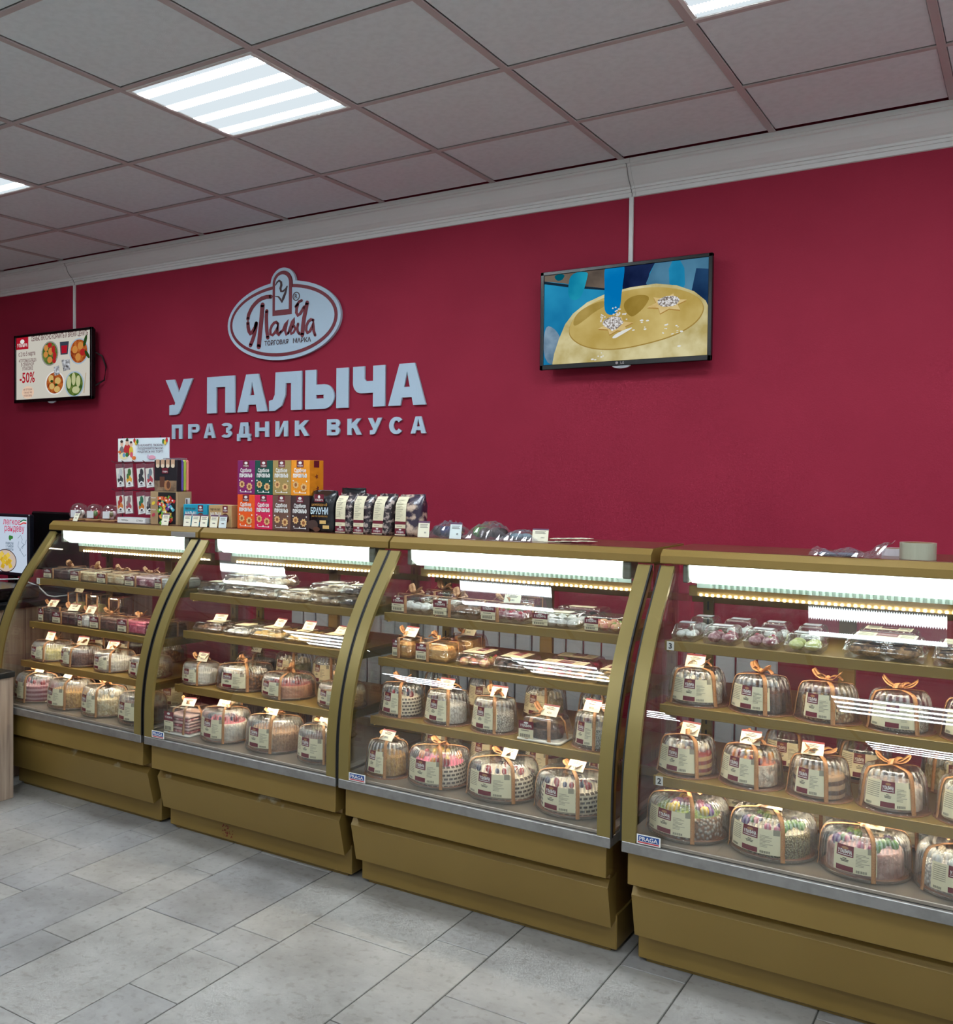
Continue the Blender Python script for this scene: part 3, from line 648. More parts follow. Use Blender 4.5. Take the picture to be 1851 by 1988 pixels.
pc.shape(P([(.63, .58), (.74, .58), (.75, .42), (.66, .40)]), noise_screen('scr_photo', S(60, 54, 56), S(220, 224, 230), 45)); pc.shape(P([(.53, .48), (.60, .50), (.61, .36), (.54, .34)]), noise_screen('scr_photo', S(60, 54, 56), S(220, 224, 230), 45))
pc.shape(P([(.92, .04), (.93, .04), (.955, .35), (.945, .35)]), scr('fork', S(190, 170, 140)))
pc.build('screen', t)
b = MB(); b.tube([(x1 - .03, .575, 2.28), (x1 + .03, .59, 2.25), (x1 + .055, .6, 2.18), (x1 + .04, .6, 2.10), (x1 - .03, .575, 2.06)], .005); b.build('power_cord', BLACK, t)
for xd, zt in ((.618, 2.4245), (-2.985, 2.4255)):
    t = thing('cable_trunking', 'thin white trunking dropping from the cornice to the %s' % ('wide cake TV' if xd > 0 else 'TV with the food offer'), 'trunking', (xd, WALL, zt - .12))
    b = MB(); b.rbox(xd - .009, xd + .009, WALL - .014, WALL - .0005, zt - .12, 2.7215, .002); b.build('duct', WHITE, t)
    b = MB(); b.tube([(xd + .003, p[0] - .002, p[1] - .002) for p in prof[1:15]], .0018, 5); b.build('cable', M('cable_grey', S(150, 148, 146), .5), t)

# ------------------------------------------------------------------ radiators behind the cases
def radiator(xa, n, label):
    t = thing('radiator', label, 'radiator', (xa + n * .04, .52, .25))
    for k in range(n):
        b = MB(); x = xa + k * .08
        b.rbox(x + .004, x + .076, .478, .492, .27, .83, .005); b.rbox(x + .03, x + .05, .492, .565, .27, .82, .004)
        b.rbox(x + .002, x + .078, .495, .555, .80, .835, .006); b.rbox(x + .002, x + .078, .495, .555, .265, .30, .006)
        b.build('section', RADI, t)
    for zz in (.29, .81):
        b = MB(); b.tube([(xa - .1, .53, zz), (xa + n * .08, .53, zz)], .012); b.build('pipe', RADI, t)
    for xx in (xa + .1, xa + n * .08 - .1):
        b = MB(); b.box(xx - .01, xx + .01, .56, .619, .7, .73); b.build('wall_hook', RADI, t)
radiator(-1.12, 22, 'long grey-white sectional radiator on the wall behind second and third cases')
radiator(.95, 4, 'short sectional radiator on the wall behind the fourth case')

# ------------------------------------------------------------------ display cases
PROF = [(-.746, .42), (-.746, .46)] + [tuple((1 - t) ** 2 * p0 + 2 * t * (1 - t) * p1 + t * t * p2 for p0, p1, p2 in ((-.746, -.746, -.522), (.50, .82, 1.083))) for t in [i / 44 for i in range(45)]] + [(-.522 + .120 * k / 6, 1.083 + .141 * k / 6) for k in range(1, 7)]
def offs(path, d):
    n = len(path); o = []
    for i in range(n):
        a = path[max(i - 1, 0)]; c = path[min(i + 1, n - 1)]; v = Vector((c[0] - a[0], c[1] - a[1])).normalized()
        o.append((path[i][0] + v[1] * d, path[i][1] - v[0] * d))
    return o
YF = {'A': -.525, 'B': -.565, 'C': -.615, 'D': -.715}; YB = -.085
ZC = [{'A': 1.0, 'B': .792, 'C': .610, 'D': .432}, {'A': 1.0, 'B': .843, 'C': .622, 'D': .432}, {'A': 1.0, 'B': .838, 'C': .630, 'D': .432}, {'A': .998, 'B': .806, 'C': .596, 'D': .432}]
CX = [(-1.967, -.9619, 0.0), (-.943, .032, -.010), (.0445, 1.0455, -.004), (1.0801, 2.086, -.014)]
CNAME = ['first case', 'second case', 'third case', 'fourth case']
CLAB = ['gold curved-glass cake display case beside the wood-sided counter', 'gold curved-glass cake display case with a red sticker scar on its plinth',
        'gold curved-glass cake display case, third from the wood-sided counter', 'gold curved-glass cake display case with numbered shelves and a tape roll on top']
TUBE = E_('tube_light', (.86, 1.0, .95, 1), TUBE_E)
LEDW = E_('led_warm', (1.0, .86, .64, 1), LED_E)
DOTW = E_('led_dot', (1.0, .93, .78, 1), DOT_E)
def worn_gold():
    m = GOLD.copy(); m.name = 'gold_paint_worn'; nt = m.node_tree; p = nt.nodes['Principled BSDF']; src = p.inputs['Base Color'].links[0].from_socket
    g = nt.nodes.new('ShaderNodeNewGeometry'); sx = nt.nodes.new('ShaderNodeSeparateXYZ'); nt.links.new(g.outputs['Position'], sx.inputs[0])
    mr = nt.nodes.new('ShaderNodeMapRange'); mr.inputs['From Min'].default_value = .228; mr.inputs['From Max'].default_value = .25; nt.links.new(sx.outputs['Z'], mr.inputs[0])
    n = nt.nodes.new('ShaderNodeTexNoise'); n.inputs['Scale'].default_value = 9; n.inputs['Detail'].default_value = 8; nt.links.new(g.outputs['Position'], n.inputs['Vector'])
    r = nt.nodes.new('ShaderNodeValToRGB'); r.color_ramp.elements[0].position = .56; r.color_ramp.elements[1].position = .64; nt.links.new(n.outputs['Fac'], r.inputs[0])
    mu = nt.nodes.new('ShaderNodeMath'); mu.operation = 'MULTIPLY'; nt.links.new(mr.outputs[0], mu.inputs[0]); nt.links.new(r.outputs[0], mu.inputs[1])
    mx = nt.nodes.new('ShaderNodeMix'); mx.data_type = 'RGBA'; nt.links.new(mu.outputs[0], mx.inputs[0]); nt.links.new(src, mx.inputs[6]); mx.inputs[7].default_value = S(196, 186, 160)
    nt.links.new(mx.outputs[2], p.inputs['Base Color']); return m
GOLDW = worn_gold()
LOUV = M('louvre', S(200, 215, 205), .4)
for ci, (xl, xr, dy) in enumerate(CX):
    t = thing('display_case', CLAB[ci], 'display case', ((xl + xr) / 2, -.40, 0), 0, 'gold cake display cases')
    b = MB(); b.rbox(xl + .008, xr - .026, -.600, -.10, .012, .125, .003); b.box(xl + .03, xr - .05, -.585, -.12, 0, .012, 0); b.build('plinth', GOLD, t)
    b = MB(); b.prism_x([(-.598, .112), (-.642, .099), (-.678, .236), (-.662, .258), (-.60, .262)], xl + .010, xr - .030); b.build('kick_panel', GOLDW if ci < 2 else GOLD, t)
    b = MB(); b.rbox(xl + .008, xr - .024, -.712, -.65, .279, .388, .002); b.build('front_panel', GOLD, t)
    b = MB(); b.prism_x([(-.60, .11), (-.655, .25), (-.655, .385), (-.06, .385), (-.06, .11)], xl + .009, xr - .031); b.build('carcass', GOLDD, t)
    b = MB(); b.rbox(xl, xr, -.748, -.60, .387, .420, .002); b.build('steel_strip', STEEL, t)
    b = MB(); b.rbox(xl + .004, xr - .004, -.735, -.065, .4205, .432, .002); b.build('deck', DECK, t)
    for nm, xa, xb in (('post', xl, xl + .042), ('post', xr - .042, xr)):
        b = MB(); b.band_x(PROF, .014, xa, xb); o = b.build(nm, GOLDL, t)
        xo = xl if xa == xl else xr
        g = MB(); g.band_x(offs(PROF, -.001), .012, xo - .005 if xa == xl else xo, xo if xa == xl else xo + .005); g.build('gasket', BLACK, o)
    for xa, xb in ((xl + .0005, xl + .010), (xr - .010, xr - .0005)):
        b = MB(); b.band_x(offs(PROF, .015), .03, xa, xb); b.build('side_frame', GOLDD, t)
    b = MB(); b.band_x(offs(PROF, .0155), .005, xl + .013, xr - .013); b.build('front_glass', GLASS, t)
    side = offs(PROF, .047); side = [p for p in side if p[1] > .433] + [(-.32, 1.22), (-.07, 1.22), (-.07, .435)]
    for xa in (xl + .002, xr - .007):
        b = MB(); b.prism_x(side, xa, xa + .004); b.build('side_glass', GLASS, t)
    b = MB(); b.prism_x([(-.406, 1.230), (-.408, 1.233), (-.407, 1.256), (-.383, 1.275), (-.036, 1.275), (-.036, 1.230)], xl - .002, xr + .002); b.build('top_plate', GOLD, t)
    b = MB(); b.rbox(xl + .002, xr - .002, -.376, -.038, 1.2748, 1.2765, .0006); b.build('top_board', BROWNTOP, t)
    lx0, lx1 = xl + .085, xr - .10
    b = MB(); b.prism_x([(-.392, 1.2295), (-.388, 1.190), (-.35, 1.168), (-.318, 1.172), (-.312, 1.2295)], lx0, lx1); b.build('lamp_diffuser', TUBE, t)
    for sa, sb in ((lx0 - .02, lx0 - .0005), (lx1 + .0005, lx1 + .03)):
        b = MB(); b.rbox(sa, sb, -.39, -.31, 1.17, 1.2295, .004); b.build('lamp_socket', M('socket_grey', S(120, 122, 112), .4), t)
    b = MB(); n = 40
    for k in range(n):
        x = lx0 + .05 + (lx1 - lx0 - .1) * k / (n - 1); b.box(x - .0035, x + .0035, -.315, -.295, 1.150, 1.176)
    b.box(lx0, lx1, -.294, -.288, 1.148, 1.2295); b.build('lamp_louvre', LOUV, t)
    b = MB(); b.rbox(xl + .05, xr - .05, -.262, -.235, 1.115, 1.15, .002); b.build('led_rail', TAN, t)
    b = MB(); n = 46
    for k in range(n):
        x = xl + .09 + (xr - xl - .18) * k / (n - 1); b.box(x - .003, x + .003, -.2645, -.262, 1.118, 1.124)
    o = b.build('led_strip', DOTW, t); o['kind'] = 'stuff'
    # back frame
    b = MB(); b.rbox(xl + .01, xr - .01, -.078, -.058, 1.075, 1.10, .002); b.rbox(xl + .01, xr - .01, -.078, -.058, 1.20, 1.229, .002); b.build('back_rail', TAN, t)
    b = MB(); b.rbox(xl + .01, xr - .01, -.082, -.055, .432, .462, .002); b.build('back_sill', TAN, t)
    xm = (xl + xr) / 2
    b = MB(); b.rbox(xm - .025, xm + .025, -.078, -.056, .46, 1.20, .002); b.build('back_mullion', TAN, t)
    for xa in (xl + .05, xr - .09):
        b = MB(); b.rbox(xa, xa + .035, -.082, -.062, .46, 1.20, .002); o = b.build('shelf_upright', GOLDL, t)
        b = MB(); z = .5
        while z < 1.18: b.box(xa + .014, xa + .020, -.0828, -.0815, z, z + .03); z += .05
        b.build('slot', BLACK, o)
    for xa, xb, yy in ((xl + .012, xm + .02, -.055), (xm - .02, xr - .012, -.048)):
        b = MB(); b.box(xa, xb, yy, yy + .004, .465, 1.20); b.build('sliding_pane', GLASSB, t)
    for lv in 'ABC':
        z, yf = ZC[ci][lv], YF[lv]; xa, xb = xl + .055, xr - .055
        b = MB(); b.rbox(xa, xb, yf, YB, z - .012, z - .0004, .001); o = b.build('shelf', GOLD, t)
        b = MB(); b.rbox(xa - .002, xb + .002, yf - .007, yf - .0003, z - .028, z + .003, .0015); b.build('price_rail', GOLD, o)
        for xq in (xa + .002, xb - .008):
            b = MB(); b.prism_x([(yf + .004, z - .0125), (yf + .004, z - .034), (-.2, z - .045), (-.084, z - .075), (-.084, z - .0125)], xq, xq + .006); b.build('bracket', GOLDL, o)
        b = MB(); b.box(xa + .02, xb - .02, yf + .008, yf + .0125, z - .0155, z - .0125); b.build('led_strip', LEDW, o)
        if (ci, lv) in ((3, 'A'), (3, 'C'), (0, 'A')):
            tx_ = {(3, 'A'): '3', (3, 'C'): '2', (0, 'A'): '1'}[(ci, lv)]
            b = MB(); b.box(xa + .006, xa + .028, yf - .0082, yf - .0072, z - .026, z + .001); b.ptext(tx_, .024, front(xa + .017, yf - .0085, z - .021), 1, .03); b.build('number_tag', [PWHITE, BLACK], o)
    if ci > 0:
        xs = xl + .046; b = MB()
        b.box(xs, xs + .070, -.7475, -.7465, .424, .452, 0); b.box(xs + .004, xs + .066, -.7479, -.7474, .432, .449, 1); b.box(xs + .004, xs + .066, -.7479, -.7474, .427, .4305, 2)
        b.ptext('PRAGA', .0165, front(xs + .035, -.7483, .4345), 0, .015, fit=.054)
        b.build('maker_sticker', [PWHITE, M('sticker_blue', S(24, 70, 140), .4), M('sticker_red', S(190, 30, 50), .4)], t)
    if ci == 0:
        b = MB(); b.rbox(xr - .16, xr - .012, -.4092, -.4078, 1.2315, 1.2535, .0005); b.build('silver_tape', M('silver_tape', S(168, 166, 160), .35, .4), t)
    if ci == 1:
        b = MB()
        for k in range(26):
            x = xl + .335 + rnd.uniform(-.028, .028); z = .052 + rnd.uniform(-.026, .026); q = rnd.uniform(.002, .006)
            b.flat([[(x - q, z - q), (x + q, z - q * .4), (x + q * .3, z + q)]], -.6006, -.6004)
        b.build('sticker_scar', M('scar_red', S(120, 40, 30), .6), t)

# ------------------------------------------------------------------ cake packages: shared part meshes (unit radius and height)
def cyl_mat(name, spec):
    if name in MATS: return MATS[name]
    m = bpy.data.materials.new(name); m.use_nodes = True; MATS[name] = m; nt = m.node_tree; p = nt.nodes['Principled BSDF']; p.inputs['Roughness'].default_value = spec.get('rough', .6)
    tc = nt.nodes.new('ShaderNodeTexCoord'); sx = nt.nodes.new('ShaderNodeSeparateXYZ'); nt.links.new(tc.outputs['Object'], sx.inputs[0])
    k = spec['k']
    if k == 'lattice':
        at = nt.nodes.new('ShaderNodeMath'); at.operation = 'ARCTAN2'; nt.links.new(sx.outputs['Y'], at.inputs[0]); nt.links.new(sx.outputs['X'], at.inputs[1])
        cb = nt.nodes.new('ShaderNodeCombineXYZ'); nt.links.new(at.outputs[0], cb.inputs[0]); nt.links.new(sx.outputs['Z'], cb.inputs[1])
        br = nt.nodes.new('ShaderNodeTexBrick'); br.inputs['Scale'].default_value = 1.0; br.inputs['Brick Width'].default_value = .2; br.inputs['Row Height'].default_value = .105; br.inputs['Mortar Size'].default_value = .026
        br.inputs['Color1'].default_value = S(74, 58, 48); br.inputs['Color2'].default_value = S(92, 76, 64); br.inputs['Mortar'].default_value = spec['a']
        nt.links.new(cb.outputs[0], br.inputs['Vector'])
        gt = nt.nodes.new('ShaderNodeMath'); gt.operation = 'GREATER_THAN'; gt.inputs[1].default_value = .60; nt.links.new(sx.outputs['Z'], gt.inputs[0])
        mx = nt.nodes.new('ShaderNodeMix'); mx.data_type = 'RGBA'; nt.links.new(gt.outputs[0], mx.inputs[0]); nt.links.new(br.outputs[0], mx.inputs[6]); mx.inputs[7].default_value = spec.get('top', spec['a'])
        nt.links.new(mx.outputs[2], p.inputs['Base Color'])
    elif k == 'layers':
        wv = nt.nodes.new('ShaderNodeTexWave'); wv.bands_direction = 'Z'; wv.inputs['Scale'].default_value = spec.get('s', 2.4); wv.inputs['Distortion'].default_value = 1.5; wv.inputs['Detail'].default_value = 3
        nt.links.new(tc.outputs['Object'], wv.inputs['Vector'])
        r = nt.nodes.new('ShaderNodeValToRGB'); r.color_ramp.elements[0].position = .35; r.color_ramp.elements[1].position = .6; r.color_ramp.elements[0].color = spec['a']; r.color_ramp.elements[1].color = spec['b']
        nt.links.new(wv.outputs['Fac'], r.inputs[0]); nt.links.new(r.outputs[0], p.inputs['Base Color'])
    else:
        n = nt.nodes.new('ShaderNodeTexVoronoi') if k == 'flakes' else nt.nodes.new('ShaderNodeTexNoise')
        n.inputs['Scale'].default_value = spec.get('s', 6)
        if k != 'flakes': n.inputs['Detail'].default_value = 6
        nt.links.new(tc.outputs['Object'], n.inputs['Vector'])
        r = nt.nodes.new('ShaderNodeValToRGB'); lo, hi = spec.get('r', (.4, .62)); r.color_ramp.elements[0].position = lo; r.color_ramp.elements[1].position = hi
        r.color_ramp.elements[0].color = spec['a']; r.color_ramp.elements[1].color = spec['b']
        nt.links.new(n.outputs['Distance' if k == 'flakes' else 'Fac'], r.inputs[0])
        if 'top' in spec:
            gt = nt.nodes.new('ShaderNodeMath'); gt.operation = 'GREATER_THAN'; gt.inputs[1].default_value = .595; nt.links.new(sx.outputs['Z'], gt.inputs[0])
            mx = nt.nodes.new('ShaderNodeMix'); mx.data_type = 'RGBA'; nt.links.new(gt.outputs[0], mx.inputs[0]); nt.links.new(r.outputs[0], mx.inputs[6]); mx.inputs[7].default_value = spec['top']
            nt.links.new(mx.outputs[2], p.inputs['Base Color'])
        else: nt.links.new(r.outputs[0], p.inputs['Base Color'])
        bp = nt.nodes.new('ShaderNodeBump'); bp.inputs['Strength'].default_value = .6; bp.inputs['Distance'].default_value = .05
        nt.links.new(r.outputs[0], bp.inputs['Height']); nt.links.new(bp.outputs[0], p.inputs['Normal'])
    return m
STY = {  # surface of the cake and what the label calls it
 'yellow': (dict(k='n', a=S(238, 226, 150), b=S(248, 240, 190)), 'pale yellow cream'), 'choc': (dict(k='n', a=S(66, 40, 30), b=S(104, 68, 50), s=9), 'dark chocolate crumb'),
 'white': (dict(k='n', a=S(236, 230, 214), b=S(250, 246, 238)), 'smooth white cream'), 'almond': (dict(k='flakes', a=S(236, 214, 166), b=S(168, 122, 78), s=9, r=(.2, .6)), 'almond flakes'),
 'dark': (dict(k='n', a=S(44, 30, 28), b=S(76, 54, 46), s=6), 'near-black glaze'), 'berry': (dict(k='layers', a=S(196, 150, 156), b=S(134, 58, 76), s=2.0), 'berry and cream layers'),
 'honey': (dict(k='n', a=S(222, 178, 108), b=S(190, 140, 78), s=10), 'golden honey crumb'), 'cream': (dict(k='n', a=S(240, 226, 190), b=S(214, 188, 140), s=8), 'cream and wafer'),
 'nuts': (dict(k='flakes', a=S(170, 118, 70), b=S(92, 58, 36), s=8, r=(.2, .65)), 'chopped nuts'), 'tart': (dict(k='n', a=S(192, 130, 100), b=S(214, 160, 124), s=4, top=S(170, 60, 58)), 'red berry tart top'),
 'green': (dict(k='n', a=S(208, 202, 160), b=S(150, 150, 84), s=3), 'green and cream swirl'), 'whitepink': (dict(k='n', a=S(246, 240, 228), b=S(228, 214, 196), s=3, top=S(222, 120, 130)), 'white and pink top'),
 'tan': (dict(k='n', a=S(196, 156, 120), b=S(170, 130, 98), s=14), 'tan cocoa coating'), 'lattice': (dict(k='lattice', a=S(244, 232, 208)), 'white basket-weave side'),
 'latticepink': (dict(k='lattice', a=S(240, 226, 206), top=S(240, 130, 158)), 'basket-weave and pink top'), 'lace': (dict(k='n', a=S(206, 200, 194), b=S(246, 244, 240), s=12, r=(.44, .54)), 'white lace coating'),
 'speckle': (dict(k='flakes', a=S(240, 236, 226), b=S(150, 140, 130), s=22, r=(.25, .8)), 'speckled coconut side'), 'snow': (dict(k='flakes', a=S(252, 250, 246), b=S(220, 212, 204), s=12, r=(.2, .8)), 'white meringue curls'),
 'redlayer': (dict(k='layers', a=S(150, 44, 42), b=S(230, 190, 130), s=1.6), 'red and golden layers'), 'fruit': (dict(k='n', a=S(246, 236, 220), b=S(226, 196, 170), s=4, top=S(240, 150, 120)), 'fruit-topped cream'),
 'brown': (dict(k='layers', a=S(92, 56, 40), b=S(204, 168, 130), s=1.4), 'brown and cream layers'), 'pinkcream': (dict(k='n', a=S(240, 214, 198), b=S(248, 236, 224), s=4), 'pale pink cream'),
 'pinktop': (dict(k='n', a=S(226, 200, 170), b=S(206, 176, 146), s=5, top=S(170, 40, 70)), 'glossy red top'), 'easter': (dict(k='flakes', a=S(232, 226, 216), b=S(140, 96, 64), s=10, r=(.15, .6), top=S(120, 140, 60)), 'candy eggs on green'),
 'seed': (dict(k='flakes', a=S(206, 196, 150), b=S(118, 100, 66), s=24, r=(.15, .7), top=S(240, 226, 200)), 'seeded side'), 'flower': (dict(k='n', a=S(208, 172, 160), b=S(170, 120, 110), s=3, top=S(226, 190, 190)), 'purple flowers on top'),
}
RP = {'wide': [(.975, .03), (.97, .12), (.965, .3), (.955, .5), (.94, .66), (.915, .78), (.87, .87), (.80, .935), (.70, .965), (.62, .955), (.56, .975), (.46, .985), (.38, .972), (.3, .985), (.02, .985)],
      'tall': [(.93, .03), (.92, .1), (.89, .3), (.86, .5), (.83, .68), (.80, .80), (.765, .88), (.71, .94), (.64, .975), (.55, .985), (.40, .985), (.02, .985)]}
def rad_at(kind, z):
    p = RP[kind]
    for i in range(len(p) - 1):
        if p[i][1] <= z <= p[i + 1][1]:
            t = (z - p[i][1]) / max(p[i + 1][1] - p[i][1], 1e-6); return p[i][0] * (1 - t) + p[i + 1][0] * t
    return p[0][0]
TPL = {}
for kind in RP:
    nr, amp = (54, .020) if kind == 'wide' else (26, .038)
    pr_ = RP[kind]
    def mod(a, i, nr=nr, amp=amp, pr_=pr_):
        z = pr_[i][1]; r = pr_[i][0]
        k = 0 if r < .58 else (min(1, max(0, (z - .06) * 4)))
        return 1 + amp * k * math.cos(nr * a)
    b = MB(); b.lathe(pr_, nr * 4, mod=mod); seg_ = nr * 4
    for fi in range(len(b.f)):                        # bright rib highlights painted in: milkier material on the crests, strongest at the shoulder
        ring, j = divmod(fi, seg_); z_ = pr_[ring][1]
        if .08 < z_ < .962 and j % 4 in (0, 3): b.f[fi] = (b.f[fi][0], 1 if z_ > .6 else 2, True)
    rim = .99 if kind == 'wide' else .97
    b.lathe([(pr_[0][0], .03), (rim, .025), (rim, .0)], nr * 4)
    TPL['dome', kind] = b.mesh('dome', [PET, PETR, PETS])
    b = MB()
    if kind == 'wide':
        b.lathe([(.2, .0), (.94, 0), (.985, .02), (1.0, .06), (1.0, .09), (.985, .095), (.96, .06), (.2, .05)], 64, 0, cap0=True, cap1=True)
        b.lathe([(.2, .055), (.93, .055), (.93, .07), (.2, .07)], 48, 1, cap0=True, cap1=True); TPL['tray', kind] = b.mesh('tray', [PETB, BOARD])
    else:
        b.lathe([(.2, 0), (1.0, 0), (1.0, .02), (.93, .03), (.2, .03)], 52, 0, mod=lambda a, i: 1 + (.012 * math.cos(26 * a) if i in (1, 2) else 0), cap0=True, cap1=True); TPL['tray', kind] = b.mesh('tray', [BOARD])
    # label wrapped round the dome
    def wrap(a, z, d, kind=kind):
        r = rad_at(kind, z) + amp_of[kind] + d; return (r * math.sin(a), -r * math.cos(a), z)
    amp_of = {'wide': .026, 'tall': .042}
    def patch(b, a0, a1, z0, z1, d, m, na=8, nz=3):
        vs = [wrap(a0 + (a1 - a0) * i / na, z0 + (z1 - z0) * j / nz, d) for j in range(nz + 1) for i in range(na + 1)]
        fs = [(j * (na + 1) + i, j * (na + 1) + i + 1, (j + 1) * (na + 1) + i + 1, (j + 1) * (na + 1) + i) for j in range(nz) for i in range(na)]
        b.add(vs, fs, m, True)
    for var in (0, 1):
        b = MB(); za, zb = (.16, .74) if kind == 'wide' else (.14, .76)
        A0, A1 = (-.72, .62) if kind == 'wide' else (-.85, .68)
        if var: A0 = -.35
        patch(b, A0, A1, za, zb, 0, 0, 16, 4); H_ = zb - za
        c0 = -.33 if not var else -.28; c1 = c0 + .40
        patch(b, c0, c1, zb - H_ * .42, zb, .004, 1); patch(b, c0, c1, za + H_ * .02, za + H_ * .22, .004, 1)
        patch(b, A1 - .2, A1 - .05, zb - H_ * .2, zb + .01, .003, 4, 3, 2)
        b.ptext('У ПАЛЫЧА', .105, lambda x, y: wrap((c0 + c1) / 2 + x, zb - H_ * .30 + y, .008), 2, .05, fit=.33)
        patch(b, c0 + .03, c1 - .03, zb - H_ * .37, zb - H_ * .345, .007, 2, 6, 1)
        b.add([wrap((c0 + c1) / 2 + .085 * math.cos(q * PI / 6), zb - H_ * .1 + .03 * math.sin(q * PI / 6), .008) for q in range(12)], [tuple(range(12))], 5)
        for k, (wd, zz) in enumerate(((.09, .50), (.2, .56), (.17, .61))): patch(b, (c0 + c1) / 2 - wd / 2, (c0 + c1) / 2 + wd / 2, zb - H_ * zz - .008, zb - H_ * zz + .008, .005, 3, 4, 1)
        for k in range(9): patch(b, c1 + .05, min(A1 - .04, c1 + .05 + .3 * (.7 + .3 * math.sin(k * 2.3))), zb - H_ * (.27 + .055 * k), zb - H_ * (.25 + .055 * k), .004, 4, 4, 1)
        for k in range(14):
            a = c1 + .06 + k * .017; patch(b, a, a + (.006 if k % 3 else .011), za + H_ * .04, za + H_ * .14, .004, 3, 1, 1)
        if not var:
            for k in range(8): patch(b, A0 + .04, c0 - .05, zb - H_ * (.12 + .075 * k), zb - H_ * (.095 + .075 * k), .004, 4, 4, 1)
            for k in range(9):
                a = A0 + .06 + k * .022; patch(b, a, a + (.008 if k % 2 else .013), za + H_ * .04, za + H_ * .13, .004, 3, 1, 1)
        TPL['label', kind, var] = b.mesh('label', [CREAM, MAROON, PWHITE, PRINT, PRINTL, M('gold_ink', S(170, 120, 80), .5)])
    # ribbon: two bands crossing on the lid
    b = MB()
    for ang in (.62, .62 + PI / 2):
        path = []; dirv = Vector((math.sin(ang), -math.cos(ang), 0)); sd = Vector((math.cos(ang), math.sin(ang), 0))
        zz = [.02, .12, .3, .5, .66, .78, .87, .93, .965]
        pts = [(rad_at(kind, z) + amp_of[kind] + .012, z + (.012 if z > .9 else 0)) for z in zz]
        pts[0] = (pts[0][0] + .02, .02)
        ins = [(.5, 1.005), (.2, 1.01)]
        full = [dirv * r + Vector((0, 0, z)) for r, z in pts + ins] + [-dirv * r + Vector((0, 0, z)) for r, z in (pts + ins)[::-1]]
        b.strip(full, sd, .10 if kind == 'wide' else .13, 0, .006)
    TPL['ribbon', kind] = b.mesh('ribbon', [RIB])
for st, (spec, _) in STY.items():
    b = MB(); b.lathe([(.3, .05), (.88, .05), (.89, .08), (.88, .52), (.85, .585), (.80, .60), (.4, .61), (.02, .612)], 56, 0, cap0=True)
    TPL['cake', st] = b.mesh('cake', [cyl_mat('cake_' + st, spec)])
def topping(kind_):
    b = MB(); r2 = random.Random(hash_(kind_))
    mats = {'eggs': [M('egg_yellow', S(240, 200, 60), .35), M('egg_violet', S(120, 70, 150), .35), M('egg_plum', S(150, 50, 100), .35), M('leaf_green', S(90, 140, 60), .5)],
            'flowers': [M('petal_violet', S(90, 50, 120), .5), M('petal_pink', S(220, 130, 160), .5), M('leaf_green', S(90, 140, 60), .5)],
            'berries': [M('berry_red', S(160, 24, 40), .25), M('berry_blue', S(50, 40, 80), .3)], 'curls': [M('curl_white', S(250, 248, 240), .5), M('curl_cream', S(236, 220, 190), .5)],
            'fruit': [M('fruit_orange', S(244, 160, 70), .35), M('fruit_yellow', S(250, 210, 80), .35), M('berry_red', S(160, 24, 40), .25)]}[kind_]
    n = {'eggs': 16, 'flowers': 18, 'berries': 14, 'curls': 22, 'fruit': 14}[kind_]
    for k in range(n):
        a = r2.uniform(0, 2 * PI); q = r2.uniform(.3, .74); rr = {'eggs': .10, 'flowers': .09, 'berries': .075, 'curls': .09, 'fruit': .10}[kind_] * r2.uniform(.8, 1.2)
        b.ball((q * math.cos(a), q * math.sin(a), .63 + rr * .6), rr, r2.randrange(len(mats)), sz=1.15, seg=9, ring=5, sx=1.25 if kind_ in ('eggs', 'curls') else 1)
    return b.mesh('topping', mats)
def hash_(s): return sum((i + 1) * ord(c) for i, c in enumerate(s))
for k_ in ('eggs', 'flowers', 'berries', 'curls', 'fruit'): TPL['top', k_] = topping(k_)
TOPOF = {'easter': 'eggs', 'flower': 'flowers', 'seed': 'flowers', 'tart': 'berries', 'pinktop': 'berries', 'berry': 'berries', 'redlayer': 'curls', 'fruit': 'fruit', 'latticepink': 'fruit', 'snow': 'curls', 'cream': 'curls', 'nuts': 'curls', 'green': 'curls', 'whitepink': 'berries', 'lattice': 'berries'}
def bow_mesh(seed):
    r2 = random.Random(seed); b = MB(); wd = .013
    for sg in (-1, 1):
        L = r2.uniform(.034, .046); up = r2.uniform(.012, .026); yaw = r2.uniform(-.5, .5)
        c_, s_ = math.cos(yaw), math.sin(yaw); path = []; sides = []
        for k in range(15):
            t = k / 14; a = PI * t
            x = sg * L * math.sin(a) ** .8; z = .006 + up * 1.1 * (1 - math.cos(2 * PI * t)) * .5 + up * .55 * (.5 - t) * 1.2 * math.sin(a); y = .006 * math.sin(2 * a)
            path.append((x * c_ - y * s_, x * s_ + y * c_, max(z, .003))); sides.append((-s_ * .9 + .1, c_ * .9, .35 * math.sin(a)))
        b.strip(path, sides, wd, 0, .0008)
        L2 = r2.uniform(.03, .05); yaw = r2.uniform(-1.2, 1.2) + (0 if sg > 0 else PI); c_, s_ = math.cos(yaw), math.sin(yaw)
        path = [(L2 * t * c_, L2 * t * s_, .005 + .012 * math.sin(t * 3.2) + (.002)) for t in [i / 7 for i in range(8)]]
        b.strip(path, (-s_, c_, .2), wd, 0, .0008)
    b.ball((0, 0, .009), .008, 0, 1.0, 8, 5)
    return b.mesh('bow', [RIB])
BOWS = [bow_mesh(k) for k in range(6)]
